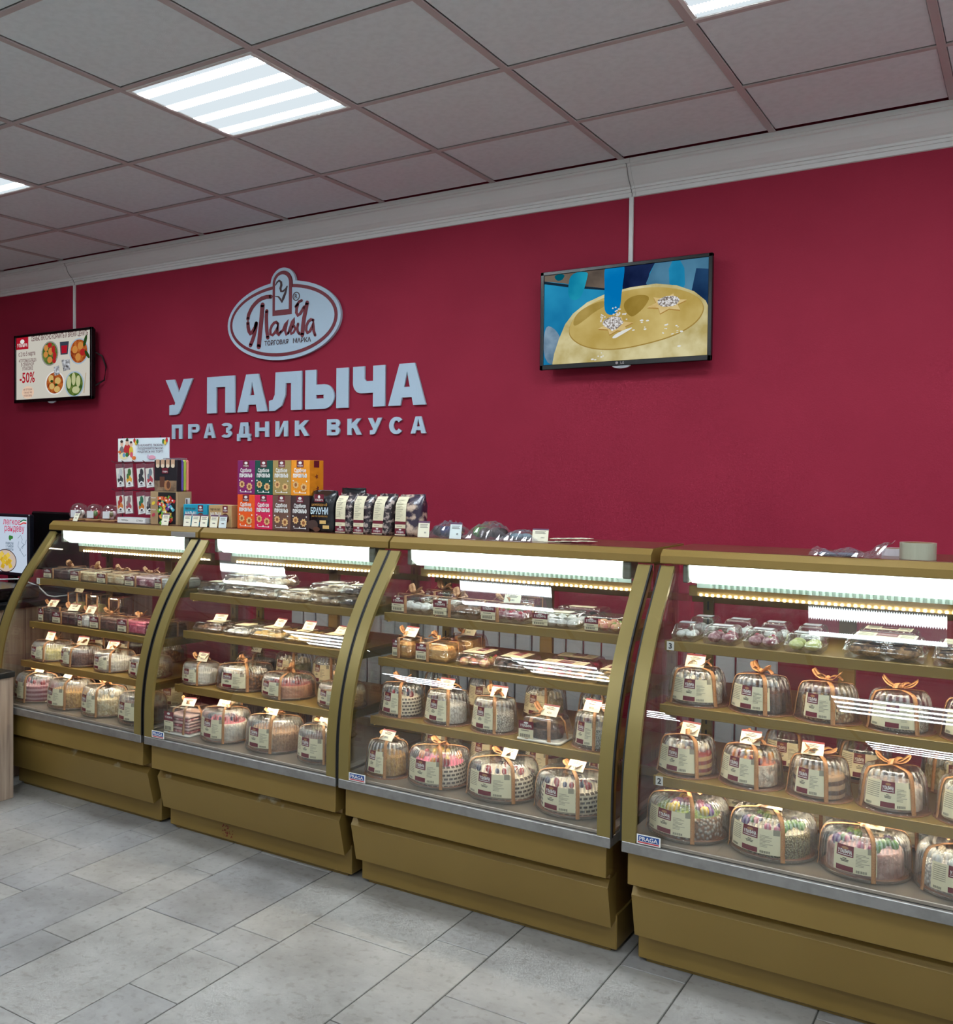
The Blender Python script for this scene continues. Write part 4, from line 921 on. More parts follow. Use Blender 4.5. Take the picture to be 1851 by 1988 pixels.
def card_mesh(seed, blue=False):
    b = MB(); w_, h_ = .058, .044; r2 = random.Random(seed)
    b.rbox(-w_ / 2, w_ / 2, -.0005, .0005, 0, h_, .0003, 0); b.box(-w_ / 2, w_ / 2, -.0008, -.0004, h_ - .006, h_, 1)
    for k, (wd, z) in enumerate(((.02, .034), (.034, .030), (.028, .026))): b.box(-wd / 2, wd / 2, -.0008, -.0005, z - .001, z + .001, 2)
    b.ptext(r2.choice(['640.', '850.', '1190.', '420.', '560.', '780.']), .011, lambda a, c: (a, -.0009, .009 + c), 2, .01)
    return b.mesh('price_card', [CARD, MAROON, PRINT])
CARDS = [card_mesh(k) for k in range(4)]

# (case, level, x, y, r, row, kind, style)
ROUND = [
(1,'C',-1.827,-0.492,0.110,'f','wide','yellow'),(1,'C',-1.607,-0.498,0.106,'f','wide','choc'),(1,'C',-1.385,-0.502,0.098,'f','wide','white'),(1,'C',-1.155,-0.502,0.098,'f','wide','almond'),
(1,'C',-1.80,-0.190,0.098,'b','wide','choc'),(1,'C',-1.58,-0.190,0.098,'b','wide','dark'),(1,'C',-1.36,-0.190,0.098,'b','wide','nuts'),
(1,'D',-1.816,-0.589,0.114,'f','wide','berry'),(1,'D',-1.579,-0.588,0.115,'f','wide','honey'),(1,'D',-1.344,-0.598,0.108,'f','wide','cream'),(1,'D',-1.104,-0.598,0.108,'f','wide','choc'),
(1,'D',-1.75,-0.300,0.110,'b','wide','dark'),(1,'D',-1.48,-0.290,0.112,'b','wide','choc'),(1,'D',-1.20,-0.280,0.110,'b','wide','nuts'),
(2,'C',-0.828,-0.520,0.085,'f','wide','white'),(2,'C',-0.620,-0.477,0.122,'f','wide','nuts'),(2,'C',-0.378,-0.490,0.113,'f','wide','tart'),(2,'C',-0.106,-0.505,0.098,'f','wide','honey'),
(2,'C',-0.785,-0.194,0.100,'b','wide','dark'),(2,'C',-0.573,-0.200,0.097,'b','tall','green'),(2,'C',-0.38,-0.200,0.085,'b','tall','white'),
(2,'D',-0.618,-0.600,0.105,'f','wide','whitepink'),(2,'D',-0.375,-0.584,0.119,'f','wide','tan'),(2,'D',-0.127,-0.603,0.100,'f','wide','choc'),
(2,'D',-0.76,-0.300,0.102,'b','wide','dark'),(2,'D',-0.53,-0.300,0.100,'b','wide','nuts'),(2,'D',-0.29,-0.300,0.095,'b','wide','choc'),
(3,'C',0.171,-0.513,0.090,'f','tall','lattice'),(3,'C',0.363,-0.518,0.088,'f','tall','lace'),(3,'C',0.551,-0.523,0.085,'f','tall','speckle'),(3,'C',0.913,-0.522,0.078,'f','tall','speckle'),
(3,'C',0.175,-0.225,0.082,'b','tall','choc'),(3,'C',0.375,-0.225,0.085,'b','tall','honey'),(3,'C',0.615,-0.235,0.084,'b','tall','cream'),(3,'C',0.81,-0.230,0.075,'b','tall','nuts'),
(3,'D',0.172,-0.615,0.086,'f','tall','honey'),(3,'D',0.372,-0.591,0.112,'f','wide','latticepink'),(3,'D',0.612,-0.581,0.124,'f','wide','lattice'),(3,'D',0.860,-0.588,0.118,'f','wide','lattice'),
(3,'D',0.220,-0.300,0.088,'b','tall','cream'),(3,'D',0.43,-0.300,0.086,'b','tall','berry'),(3,'D',0.64,-0.290,0.080,'b','tall','pinktop'),(3,'D',0.85,-0.290,0.078,'b','tall','choc'),
(4,'B',1.217,-0.458,0.095,'f','tall','snow'),(4,'B',1.405,-0.463,0.091,'f','tall','choc'),(4,'B',1.588,-0.462,0.091,'f','tall','almond'),(4,'B',1.773,-0.463,0.091,'f','tall','speckle'),(4,'B',1.951,-0.468,0.084,'f','tall','berry'),
(4,'C',1.204,-0.509,0.094,'f','tall','redlayer'),(4,'C',1.393,-0.511,0.093,'f','tall','fruit'),(4,'C',1.578,-0.517,0.089,'f','tall','brown'),(4,'C',1.765,-0.509,0.094,'f','tall','pinkcream'),(4,'C',1.945,-0.518,0.084,'f','tall','cream'),
(4,'C',1.45,-0.250,0.086,'b','tall','choc'),(4,'C',1.66,-0.250,0.088,'b','tall','dark'),(4,'C',1.88,-0.230,0.080,'b','tall','cream'),
(4,'D',1.229,-0.584,0.119,'f','wide','easter'),(4,'D',1.470,-0.583,0.119,'f','wide','seed'),(4,'D',1.708,-0.591,0.115,'f','wide','flower'),(4,'D',1.936,-0.595,0.110,'f','wide','snow'),
(4,'D',1.30,-0.280,0.095,'b','wide','lattice'),(4,'D',1.52,-0.270,0.105,'b','wide','white'),(4,'D',1.75,-0.270,0.108,'b','wide','snow'),(4,'D',1.97,-0.270,0.090,'b','wide','dark'),
]
LVN = {'A': 'top shelf', 'B': 'second shelf', 'C': 'third shelf', 'D': 'bottom deck'}
NOCARD = {(1, 'D', 2), (2, 'C', 1), (2, 'C', 2), (3, 'C', 0), (3, 'D', 1), (4, 'B', 1), (4, 'B', 2), (4, 'B', 3), (4, 'C', 3), (4, 'D', 0)}
cnt = {}
for (cn, lv, x, y, r, row, kind, st) in ROUND:
    k = cnt.get((cn, lv, row), 0); cnt[(cn, lv, row)] = k + 1
    h = {'wide': {'C': .090, 'D': .128}.get(lv, .1), 'tall': {'B': .108, 'C': .114, 'D': .122}[lv]}[kind]
    if cn == 4 and lv == 'D': h = .120
    if kind == 'wide' and cn == 2 and lv == 'C' and row == 'f' and k == 1: h = .10
    rot = rnd.uniform(-.32, .10) if row == 'f' else rnd.uniform(-.2, .4)
    t = thing('domed_cake', 'round cake with %s, %s of %s, %s row, %s along' % (STY[st][1], LVN[lv], CNAME[cn - 1], 'front' if row == 'f' else 'back', ORD[k]), 'cake', (x, y, ZC[cn - 1][lv]), rot, 'boxed cakes in the display cases')
    inst('tray', TPL['tray', kind], t, scale=(r, r, r * (1 if kind == 'wide' else .6)))
    q = .93 if kind == 'wide' else .86
    hz = .001 + r * .045
    inst('cake', TPL['cake', st], t, (0, 0, 0), (r * q, r * q, h))
    if st in TOPOF: inst('topping', TPL['top', TOPOF[st]], t, (0, 0, 0), (r * q, r * q, h))
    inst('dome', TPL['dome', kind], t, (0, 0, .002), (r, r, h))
    inst('label', TPL['label', kind, 0 if (k + cn) % 3 else 1], t, (0, 0, .002), (r, r, h))
    inst('ribbon', TPL['ribbon', kind], t, (0, 0, .002), (r, r, h), rnd.uniform(-.15, .15))
    inst('bow', rnd.choice(BOWS), t, (0, 0, h * 1.005 + .003), (1, 1, .62 if lv == 'D' else 1), rnd.uniform(-.6, .6))
    if row == 'f' and (cn, lv, k) not in NOCARD or (row == 'b' and k % 2 == 0 and lv in 'CD'):
        inst('price_card', rnd.choice(CARDS), t, (rnd.uniform(-.01, .03), rnd.uniform(-.03, -.01), h * .99 + .004), (1, 1, 1), rnd.uniform(-.25, .35) - rot, -rnd.uniform(.45, .75))

# ------------------------------------------------------------------ boxed pastries
def rrect(w_, d_, r, n=5):
    o = []
    for cx, cy, a0 in ((w_ / 2 - r, d_ / 2 - r, 0), (-w_ / 2 + r, d_ / 2 - r, PI / 2), (-w_ / 2 + r, -d_ / 2 + r, PI), (w_ / 2 - r, -d_ / 2 + r, 1.5 * PI)):
        for i in range(n + 1): o.append((cx + r * math.cos(a0 + PI / 2 * i / n), cy + r * math.sin(a0 + PI / 2 * i / n)))
    return o
def dense(loop, step):
    o = []
    for i in range(len(loop)):
        a, c = loop[i], loop[(i + 1) % len(loop)]; d = math.hypot(c[0] - a[0], c[1] - a[1]); n = max(1, int(d / step))
        o += [(a[0] + (c[0] - a[0]) * k / n, a[1] + (c[1] - a[1]) * k / n) for k in range(n)]
    return o
def shell(b, w_, d_, prof_, m=0, ribs=True, r=.014, cap=True, cap0=False):
    """prof_ of (inset, z)"""
    base = dense(rrect(w_, d_, r, 4), .004); n = len(base); k0 = len(b.v); vs = []
    cum = [0]
    for i in range(n): cum.append(cum[-1] + math.hypot(base[(i + 1) % n][0] - base[i][0], base[(i + 1) % n][1] - base[i][1]))
    for j, (ins, z) in enumerate(prof_):
        fx, fy = (w_ / 2 - ins) / (w_ / 2), (d_ / 2 - ins) / (d_ / 2)
        for i, (x, y) in enumerate(base):
            kx = 1.0
            if ribs and 0 < j < len(prof_) - 1: kx = 1 + .012 * (1 if i % 2 else -1)
            vs.append((x * fx * kx, y * fy * kx, z))
    fs = [(j * n + i, j * n + (i + 1) % n, (j + 1) * n + (i + 1) % n, (j + 1) * n + i) for j in range(len(prof_) - 1) for i in range(n)]
    b.add(vs, fs, m, True)
    if cap: b.f.append((tuple(k0 + (len(prof_) - 1) * n + i for i in range(n)), m, False))
    if cap0: b.f.append((tuple(k0 + i for i in range(n))[::-1], m, False))
BST = {'dark': (S(48, 36, 34), S(86, 64, 54), 'dark chocolate'), 'almond': (S(196, 160, 110), S(230, 206, 160), 'almond'), 'cream': (S(238, 222, 184), S(210, 176, 128), 'cream-coloured'), 'berry': (S(150, 60, 80), S(224, 190, 190), 'berry'),
 'white': (S(226, 226, 222), S(246, 246, 244), 'white'), 'snow': (S(230, 224, 216), S(250, 248, 244), 'white-cream'), 'choc': (S(62, 40, 32), S(110, 76, 58), 'chocolate'), 'pink': (S(196, 60, 90), S(232, 130, 150), 'pink'),
 'yellow': (S(236, 226, 140), S(248, 240, 180), 'yellow'), 'cookie': (S(216, 184, 146), S(236, 212, 180), 'pale cookie'), 'brown': (S(110, 74, 50), S(156, 112, 78), 'brown'), 'gold': (S(226, 176, 92), S(240, 206, 130), 'golden'),
 'berrylayer': (S(176, 60, 76), S(232, 190, 186), 'red-layered'), 'fruit': (S(240, 200, 140), S(230, 120, 110), 'fruit-topped'), 'caramel': (S(190, 130, 60), S(222, 170, 96), 'caramel'), 'honey': (S(226, 178, 106), S(204, 150, 84), 'honey'),
 'lime': (S(216, 222, 130), S(240, 240, 190), 'lime-cream'), 'eclair': (S(196, 150, 100), S(90, 60, 40), 'eclair')}
def bmat(st): a, c, _ = BST[st]; return M('pastry_' + st, a, .55, noise=(60, c, .4, .62), bump=(140, .5))
def small_label(b, x, y, z0, z1, wd, ms=(0, 1, 2, 3)):
    """folded shop label on a box front: maroon head, cream body, bar code"""
    zm = z0 + (z1 - z0) * .52
    b.box(x, x + wd, y - .0008, y, z0, zm, ms[0]); b.box(x, x + wd, y - .0008, y, zm, z1, ms[1])
    b.ptext('У ПАЛЫЧА', .011, lambda a, c: (x + wd / 2 + a, y - .0012, zm + (z1 - zm) * .28 + c), ms[2], .04, fit=wd * .78)
    b.add([(x + wd / 2 + wd * .16 * math.cos(q * PI / 5), y - .0012, z1 - (z1 - zm) * .22 + (z1 - zm) * .13 * math.sin(q * PI / 5)) for q in range(10)], [tuple(range(10))], ms[2])
    for k in range(10):
        xx = x + wd * (.12 + .07 * k); b.box(xx, xx + wd * (.025 if k % 2 else .045), y - .0011, y - .0007, z0 + .003, z0 + (zm - z0) * .45, ms[3])
    b.box(x + wd * .15, x + wd * .7, y - .0011, y - .0007, zm - .006, zm - .004, ms[3])
LMATS = [CREAM, MAROON, PWHITE, PRINT]
BOXES = [
(1,'A',-1.898,-1.709,-0.505,0.20,0.050,0,'gift','dark'),(1,'A',-1.700,-1.520,-0.505,0.20,0.050,0,'gift','almond'),(1,'A',-1.514,-1.336,-0.505,0.20,0.050,0,'gift','cream'),(1,'A',-1.327,-1.141,-0.505,0.20,0.050,0,'gift','berry'),(1,'A',-1.135,-1.020,-0.505,0.20,0.050,0,'gift','white'),
(1,'B',-1.886,-1.792,-0.545,0.12,0.070,0,'gift','dark'),(1,'B',-1.783,-1.610,-0.545,0.13,0.062,0,'gift','dark'),(1,'B',-1.601,-1.524,-0.545,0.12,0.060,0,'gift','snow'),(1,'B',-1.518,-1.337,-0.545,0.15,0.062,0,'gift','choc'),(1,'B',-1.331,-1.152,-0.545,0.15,0.065,0,'gift','pink'),(1,'B',-1.146,-1.02,-0.545,0.15,0.065,0,'gift','dark'),
(1,'B',-1.885,-1.800,-0.365,0.09,0.125,0,'cup','yellow'),(1,'B',-1.752,-1.650,-0.365,0.09,0.125,0,'cup','yellow'),(1,'B',-1.60,-1.51,-0.355,0.09,0.120,0,'cup','dark'),
(2,'A',-0.880,-0.752,-0.505,0.20,0.050,0,'clam','dark'),(2,'A',-0.746,-0.595,-0.505,0.20,0.045,0,'clam','cookie'),(2,'A',-0.589,-0.453,-0.505,0.20,0.045,0,'clam','cookie'),(2,'A',-0.447,-0.294,-0.505,0.20,0.045,0,'clam','cookie'),(2,'A',-0.283,-0.136,-0.505,0.20,0.042,0,'clam','cookie'),(2,'A',-0.130,-0.030,-0.505,0.20,0.042,0,'clam','dark'),
(2,'A',-0.283,-0.136,-0.505,0.20,0.042,.0432,'clam','cookie'),(2,'A',-0.130,-0.030,-0.505,0.20,0.042,.0432,'clam','dark'),(2,'A',-0.742,-0.600,-0.495,0.19,0.045,.0462,'clam','cookie'),(2,'A',-0.587,-0.458,-0.495,0.19,0.045,.0462,'clam','cookie'),
(2,'B',-0.869,-0.705,-0.545,0.22,0.040,0,'clam','brown'),(2,'B',-0.699,-0.559,-0.545,0.22,0.040,0,'clam','snow'),(2,'B',-0.553,-0.384,-0.545,0.22,0.045,0,'clam','gold'),(2,'B',-0.378,-0.249,-0.545,0.22,0.045,0,'clam','gold'),(2,'B',-0.243,-0.084,-0.545,0.22,0.045,0,'clam','choc'),
(2,'D',-0.890,-0.735,-0.695,0.17,0.112,0,'square','berrylayer'),
(3,'A',0.103,0.271,-0.505,0.13,0.065,0,'clam','snow'),(3,'A',0.280,0.465,-0.505,0.13,0.065,0,'clam','brown'),(3,'A',0.473,0.650,-0.505,0.13,0.065,0,'clam','berry'),(3,'A',0.667,0.837,-0.505,0.16,0.050,0,'clam','snow'),(3,'A',0.852,0.988,-0.505,0.16,0.050,0,'clam','fruit'),
(3,'A',0.121,0.284,-0.315,0.13,0.065,0,'clam','snow'),(3,'A',0.447,0.604,-0.315,0.13,0.065,0,'clam','choc'),(3,'A',0.669,0.852,-0.315,0.13,0.050,0,'clam','dark'),
(3,'B',0.132,0.223,-0.545,0.14,0.075,0,'loaf','caramel'),(3,'B',0.232,0.376,-0.545,0.16,0.070,0,'loaf','honey'),(3,'B',0.257,0.376,-0.355,0.15,0.070,0,'loaf','honey'),(3,'B',0.394,0.533,-0.545,0.16,0.050,0,'flat','fruit'),(3,'B',0.541,0.675,-0.545,0.16,0.050,0,'flat','choc'),(3,'B',0.685,0.884,-0.545,0.13,0.045,0,'flat','fruit'),(3,'B',0.683,0.860,-0.385,0.13,0.045,0,'flat','pink'),(3,'B',0.895,0.988,-0.545,0.16,0.045,0,'flat','gold'),
(3,'C',0.665,0.820,-0.600,0.15,0.080,0,'square','choc'),
(4,'A',1.140,1.221,-0.505,0.12,0.055,0,'clam','white'),(4,'A',1.235,1.341,-0.505,0.12,0.055,0,'clam','berry'),(4,'A',1.354,1.458,-0.505,0.12,0.055,0,'clam','berry'),(4,'A',1.468,1.578,-0.505,0.12,0.055,0,'clam','lime'),
(4,'A',1.149,1.242,-0.355,0.12,0.060,0,'clam','white'),(4,'A',1.255,1.357,-0.355,0.12,0.060,0,'clam','white'),(4,'A',1.367,1.461,-0.355,0.12,0.060,0,'clam','white'),(4,'A',1.472,1.562,-0.355,0.12,0.060,0,'clam','white'),
(4,'A',1.627,1.834,-0.505,0.15,0.062,0,'flat','eclair'),(4,'A',1.847,2.018,-0.505,0.15,0.062,0,'flat','eclair'),(4,'A',1.633,1.808,-0.325,0.13,0.062,0,'flat','eclair'),
]
BN = {'gift': 'ribbon-tied box of %s pastry', 'clam': 'clear clamshell of %s pastries', 'cup': 'tall box with %s dessert cup', 'loaf': 'clear box with %s loaf cake', 'flat': 'low cream-labelled box of %s pastries', 'square': 'square clear-lidded %s cake with bow'}
cnt = {}
def wide_ribbon(b, w_, d_, h, xx, wd=.012):
    """band over a box at x = xx"""
    e = .0012
    b.strip([(xx, -d_ / 2 - e, .002), (xx, -d_ / 2 - e, h * .5), (xx, -d_ / 2 - e, h + e), (xx, 0, h + e), (xx, d_ / 2 + e, h + e), (xx, d_ / 2 + e, .002)], (1, 0, 0), wd, 0, .0008)
for (cn, lv, xa, xb, yf, d_, h, zo, kind, st) in BOXES:
    row = 'front' if yf < YF[lv] + .1 else 'back'
    if zo: row = 'stacked'
    k = cnt.get((cn, lv, row), 0); cnt[(cn, lv, row)] = k + 1
    w_ = xb - xa; cm = bmat(st)
    nm = {'gift': 'pastry_box', 'clam': 'pastry_clamshell', 'cup': 'dessert_box', 'loaf': 'loaf_box', 'flat': 'pastry_tray', 'square': 'square_cake_box'}[kind]
    t = thing(nm, (BN[kind] % BST[st][2]) + ', %s of %s, %s row, %s along' % (LVN[lv], CNAME[cn - 1], row, ORD[k]), 'pastry box', ((xa + xb) / 2, yf + d_ / 2, ZC[cn - 1][lv] + zo), 0, 'boxed pastries in the display cases')
    r2 = random.Random(hash_(nm) + k * 17 + cn * 131 + ord(lv))
    if kind in ('clam', 'flat', 'loaf'):
        b = MB(); shell(b, w_, d_, [(.006, .0004), (.004, .004), (.002, h * .32), (.0, h * .33), (.0, h * .36)], 0, False, cap=False, cap0=True); b.build('base_tray', PET if kind != 'clam' else PETB, t, False)
        b = MB(); hh = h - .001
        shell(b, w_, d_, [(.0005, h * .37), (.004, h * .40), (.008, h * .7), (.011, h * .88), (.016, h * .97), (.022, hh)], 0, True); b.build('lid', PET, t, False)
    elif kind in ('gift', 'cup'):
        b = MB(); shell(b, w_, d_, [(.0, .0008), (0, .003), (0, h - .002), (.0015, h)], 0, False, r=.004, cap0=True); b.build('clear_box', PET, t, False)
    else:
        b = MB(); shell(b, w_, d_, [(.0, .0008), (0, .006), (.004, .008)], 0, False, cap0=True); b.build('base_tray', M('tray_white', S(226, 220, 210), .4), t, False)
        b = MB(); shell(b, w_, d_, [(.004, .009), (.006, h * .3), (.018, h * .9), (.022, h * .97), (.028, h)], 0, False); b.build('lid', PET, t, False)
    # contents
    b = MB(); mats = [cm]
    if kind in ('clam', 'flat'):
        nx = max(2, int(w_ / .038)); ny = max(2, int(d_ / .042)); two = st in ('fruit', 'eclair', 'berry', 'pink')
        if two: mats.append(M('bit_red', S(214, 70, 90), .35) if st != 'eclair' else M('bit_choc', S(70, 44, 34), .35)); mats.append(M('bit_green', S(150, 180, 70), .45))
        if st == 'eclair':
            for j in range(ny):
                for sgn in (-.5, .5): b.ball((sgn * w_ * .44, -d_ / 2 + (j + .5) * d_ / ny, h * .38), .015, 0, 1.2, 12, 6, sx=w_ * .21 / .015, sy=.9); b.ball((sgn * w_ * .44, -d_ / 2 + (j + .5) * d_ / ny, h * .56), .010, 1, .6, 10, 4, sx=w_ * .19 / .010, sy=1.0)
        else:
            for i in range(nx):
                for j in range(ny):
                    cx, cy = -w_ / 2 + .012 + (i + .5) * (w_ - .024) / nx, -d_ / 2 + .012 + (j + .5) * (d_ - .024) / ny
                    rr = min((w_ - .024) / nx, (d_ - .024) / ny) * .5
                    b.ball((cx, cy, h * .32 + r2.uniform(-.001, .002)), rr, 0, min(.8, h * .28 / rr), 10, 6, sx=(w_ - .024) / nx / rr / 2 * .97, sy=(d_ - .024) / ny / rr / 2 * .97)
                    if two and r2.random() < .7: b.ball((cx + r2.uniform(-.006, .006), cy, h * .56), .007, 1 + (r2.random() < .35), .8, 8, 4)
    elif kind == 'loaf':
        b.rbox(-w_ / 2 + .012, w_ / 2 - .012, -d_ / 2 + .012, d_ / 2 - .012, .003, h * .80, .010)
    elif kind == 'gift':
        n = max(2, int(w_ / .05))
        for i in range(n):
            x_ = -w_ / 2 + .004 + i * (w_ - .008) / n; b.rbox(x_ + .001, x_ + (w_ - .008) / n - .001, -d_ / 2 + .006, d_ / 2 - .006, .0035, h * .72, .006)
            b.rbox(x_ + .006, x_ + (w_ - .008) / n - .006, -d_ / 2 + .012, d_ / 2 - .012, h * .70, h * .84, .003, 1)
        mats.append(M('icing_' + st, BST[st][1], .5))
    elif kind == 'cup':
        b.lathe([(.01, .004), (.028, .004), (.034, h * .55), (.03, h * .60), (.01, h * .62)], 24, 0, cap0=True, cap1=True); b.lathe([(.029, .004), (.036, h * .70)], 24, 1); mats.append(PET)
    else:
        if st == 'berrylayer':
            for k2 in range(6): b.rbox(-w_ / 2 + .016 + .0008 * k2, w_ / 2 - .016 - .0008 * k2, -d_ / 2 + .016, d_ / 2 - .016, .009 + k2 * h * .11, .009 + (k2 + .8) * h * .11, .003, k2 % 2)
            mats.append(M('layer_cream', S(236, 200, 190), .5))
        else:
            b.lathe([(.02, .009), (w_ * .36, .009), (w_ * .38, h * .5), (w_ * .33, h * .52), (w_ * .31, h * .40), (.01, h * .38)], 32, 0, cap0=True, cap1=True)
    b.build('pastry', mats, t, False)
    # labels, ribbons, cards
    if kind in ('gift', 'clam', 'loaf', 'square') and not (cn == 2 and lv in 'AB') and not (cn == 4 and kind == 'clam'):
        b = MB(); wd = min(.055, w_ * .34); ins = 0 if kind == 'gift' else .011
        zt = h * (1.0 if kind != 'square' else .9); yl = -d_ / 2 - .001 if kind == 'gift' else -d_ / 2 + .002
        small_label(b, -w_ / 2 + .010, yl, h * .12, zt * .92, wd); b.build('label', LMATS, t, False)
    if kind == 'flat':
        b = MB(); zz = h + .0006; a, c = w_ / 2 - .026, d_ / 2 - .026
        b.box(-a, a, -c, c, zz - .0005, zz, 0); b.box(-a * .32, a * .38, -c * .25, c, zz, zz + .0004, 1)
        for k2 in range(5): b.box(-a * .9, -a * .4, c * .7 - k2 * c * .3, c * .76 - k2 * c * .3, zz, zz + .0003, 3); b.box(a * .48, a * .92, c * .7 - k2 * c * .3, c * .76 - k2 * c * .3, zz, zz + .0003, 3)
        b.ptext('У ПАЛЫЧА', .014, lambda p, q: (a * .03 + p, c * .25 + q, zz + .0008), 2, .03, fit=a * .6); b.build('top_label', LMATS, t, False)
    if kind == 'clam' and (cn == 2 or (cn == 3 and w_ > .16 and h < .06)):
        b = MB(); zz = h + .0006; b.box(-w_ * .22, w_ * .26, -d_ * .30, d_ * .05, zz - .0005, zz, 0); b.box(-w_ * .22, w_ * .02, -d_ * .02, d_ * .05, zz, zz + .0004, 1); b.build('top_label', LMATS, t, False)
    if kind == 'clam' and cn == 4:
        b = MB(); zz = h + .0006; b.box(-w_ * .26, w_ * .26, -d_ * .2, d_ * .12, zz - .0005, zz, 0); b.ptext('У ПАЛЫЧА', .012, lambda p, q: (p, -.006 + q, zz + .0005), 1, .03, fit=w_ * .36); b.build('top_label', [M('label_clear_grey', S(206, 212, 218), .3), MAROON], t, False)
    if kind in ('gift', 'cup', 'square') or (kind in ('clam', 'loaf') and cn == 3 and h > .06):
        b = MB()
        if kind == 'square':
            for sx_ in (-1, 1):
                b.strip([(sx_ * w_ * .2 * q_ + sx_ * .0, -d_ / 2 + .0 + off, z_) for q_, off, z_ in ((1.3, .002, .006), (1.15, .011, h * .5), (1.0, .022, h * .92), (.5, .05, h + .002), (0, d_ / 2, h + .002))], (1, 0, 0), .012, 0, .0008)
            b.strip([(-w_ / 2 + .003, 0, .009), (-w_ / 2 + .015, 0, h * .8), (-w_ / 2 + .028, 0, h + .0015), (w_ / 2 - .028, 0, h + .0015), (w_ / 2 - .013, 0, h * .8), (w_ / 2 - .001, 0, .009)], (0, 1, 0), .012, 0, .0008)
        else:
            ins = 0
            wide_ribbon(b, w_ if kind != 'clam' else w_, d_, h, -w_ * .08 if kind != 'cup' else -w_ * .38)
            if kind == 'cup': wide_ribbon(b, w_, d_, h, w_ * .38)
            else: b.strip([(-w_ / 2 - .001, .0, .002), (-w_ / 2 - .001, 0, h + .001), (0, 0, h + .0016), (w_ / 2 + .001, 0, h + .001), (w_ / 2 + .001, 0, .002)], (0, 1, 0), .012, 0, .0008)
        b.build('ribbon', RIB, t, False)
        if kind != 'cup': inst('bow', r2.choice(BOWS), t, (-w_ * .08 if kind != 'square' else 0, 0, h + .002), (1, 1, 1), r2.uniform(-.5, .5))
    if (cn, lv) in ((1, 'B'), (2, 'B'), (3, 'A'), (3, 'B')) and r2.random() < .62 and kind != 'flat' or kind == 'square':
        inst('price_card', r2.choice(CARDS), t, (w_ * .12, -d_ * .2, h + .003), (1, 1, 1), r2.uniform(-.2, .35), -r2.uniform(.6, .9))
# pen left on the first box
t = thing('ballpoint_pen', 'blue-capped pen lying behind the boxes on the top shelf of first case', 'pen', (-1.885, -.22, 1.0))
b = MB(); b.tube([(-1.90, -.25, 1.006), (-1.80, -.28, 1.006)], .0055, 8, 0); b.build('barrel', M('pen_grey', S(120, 116, 112), .3), t)
b = MB(); b.tube([(-1.80, -.28, 1.0065), (-1.755, -.2935, 1.0065)], .0065, 8, 0); b.build('cap', M('pen_blue', S(20, 70, 200), .3), t)

# ------------------------------------------------------------------ things on top of the cases
TZ = 1.2768
def dome_cup(x, y, r, h, label, fl):
    t = thing('dessert_globe', label, 'dessert globe', (x, y, TZ), 0, 'clear dessert globes on the first case')
    b = MB(); b.lathe([(.01, 0), (r * .9, 0), (r * 1.0, .004), (r * .96, .009), (.01, .009)], 28, 0, cap0=True, cap1=True); b.build('base', M('globe_base', S(176, 130, 90), .35), t, False)
    b = MB(); b.lathe([(r * .80, .010), (r * .98, h * .28), (r * 1.0, h * .45), (r * .93, h * .68), (r * .70, h * .88), (r * .35, h * .98), (.001, h)], 32); b.build('globe', PET, t, False)
    b = MB()
    for k in range(10):
        a = k * 2.4; q = r * .5 * (.3 + .7 * ((k * 37) % 10) / 10); b.ball((q * math.cos(a), q * math.sin(a), .022 + .008 * (k % 3)), .013, k % 2, 1.2, 8, 5)
    b.build('filling', fl, t, False)
    b = MB(); 
    vs = [((r * 1.02) * math.sin(a0), -(r * 1.02) * math.cos(a0), z) for z in (h * .2, h * .6) for a0 in [-.1 + .16 * i for i in range(6)]]
    b.add(vs, [(i, i + 1, 7 + i, 6 + i) for i in range(5)], 0, True); b.build('label', M('label_whitish', S(214, 214, 216), .5), t, False)
fl1 = [M('fill_white', S(236, 232, 224), .5), M('fill_grey', S(170, 160, 150), .5)]
dome_cup(-1.887, -.285, .05, .088, 'clear dessert globe with a leaning price card, standing at the cabinet end', fl1)
dome_cup(-1.770, -.285, .048, .086, 'clear dessert globe with red and green filling on the first case', [M('fill_red', S(190, 40, 50), .4), M('fill_green', S(90, 130, 60), .5)])
dome_cup(-1.655, -.285, .048, .086, 'clear dessert globe with lilac filling beside the hanging card rack', [M('fill_lilac', S(206, 178, 186), .5), M('fill_olive', S(120, 110, 60), .5)])
def price_tag(x, y, w_, h, lean, label, blue=False, z=TZ, rz=0.0, rx=None, lines=3, price=''):
    t = thing('price_tag', label, 'price tag', (x, y, z), rz, 'paper price tags on the cases')
    b = MB(); b.rbox(-w_ / 2, w_ / 2, -.0006, .0006, 0, h, .0003, 0); b.box(-w_ / 2, w_ / 2, -.0009, -.0004, h * .88, h, 1)
    for k in range(lines): b.box(-w_ * .34, w_ * (.34 - .08 * (k % 2)), -.0009, -.0005, h * (.76 - .08 * k), h * (.79 - .08 * k), 2)
    if price: b.ptext(price, h * .14, lambda a, c: (a + w_ * .16, -.001, h * .24 + c), 2, .01)
    else: b.box(-w_ * .15, w_ * .2, -.0009, -.0005, h * .3, h * .36, 2)
    o = b.build('card', [M('card_blueish', S(214, 224, 222), .6) if blue else CARD, M('tag_head', S(96, 60, 90), .5), PRINT], t, False); o.rotation_euler = (lean if rx is None else rx, 0, 0)
    if rx is None:
        b = MB(); b.rbox(-w_ * .4, w_ * .4, .002, .016, 0, .004, .001); b.build('holder_foot', BLACKP, t, False)
price_tag(-1.83, -.362, .034, .05, -.45, 'price tag leaning against the globe nearest the monitor end'.replace('nearest the', 'at the'))
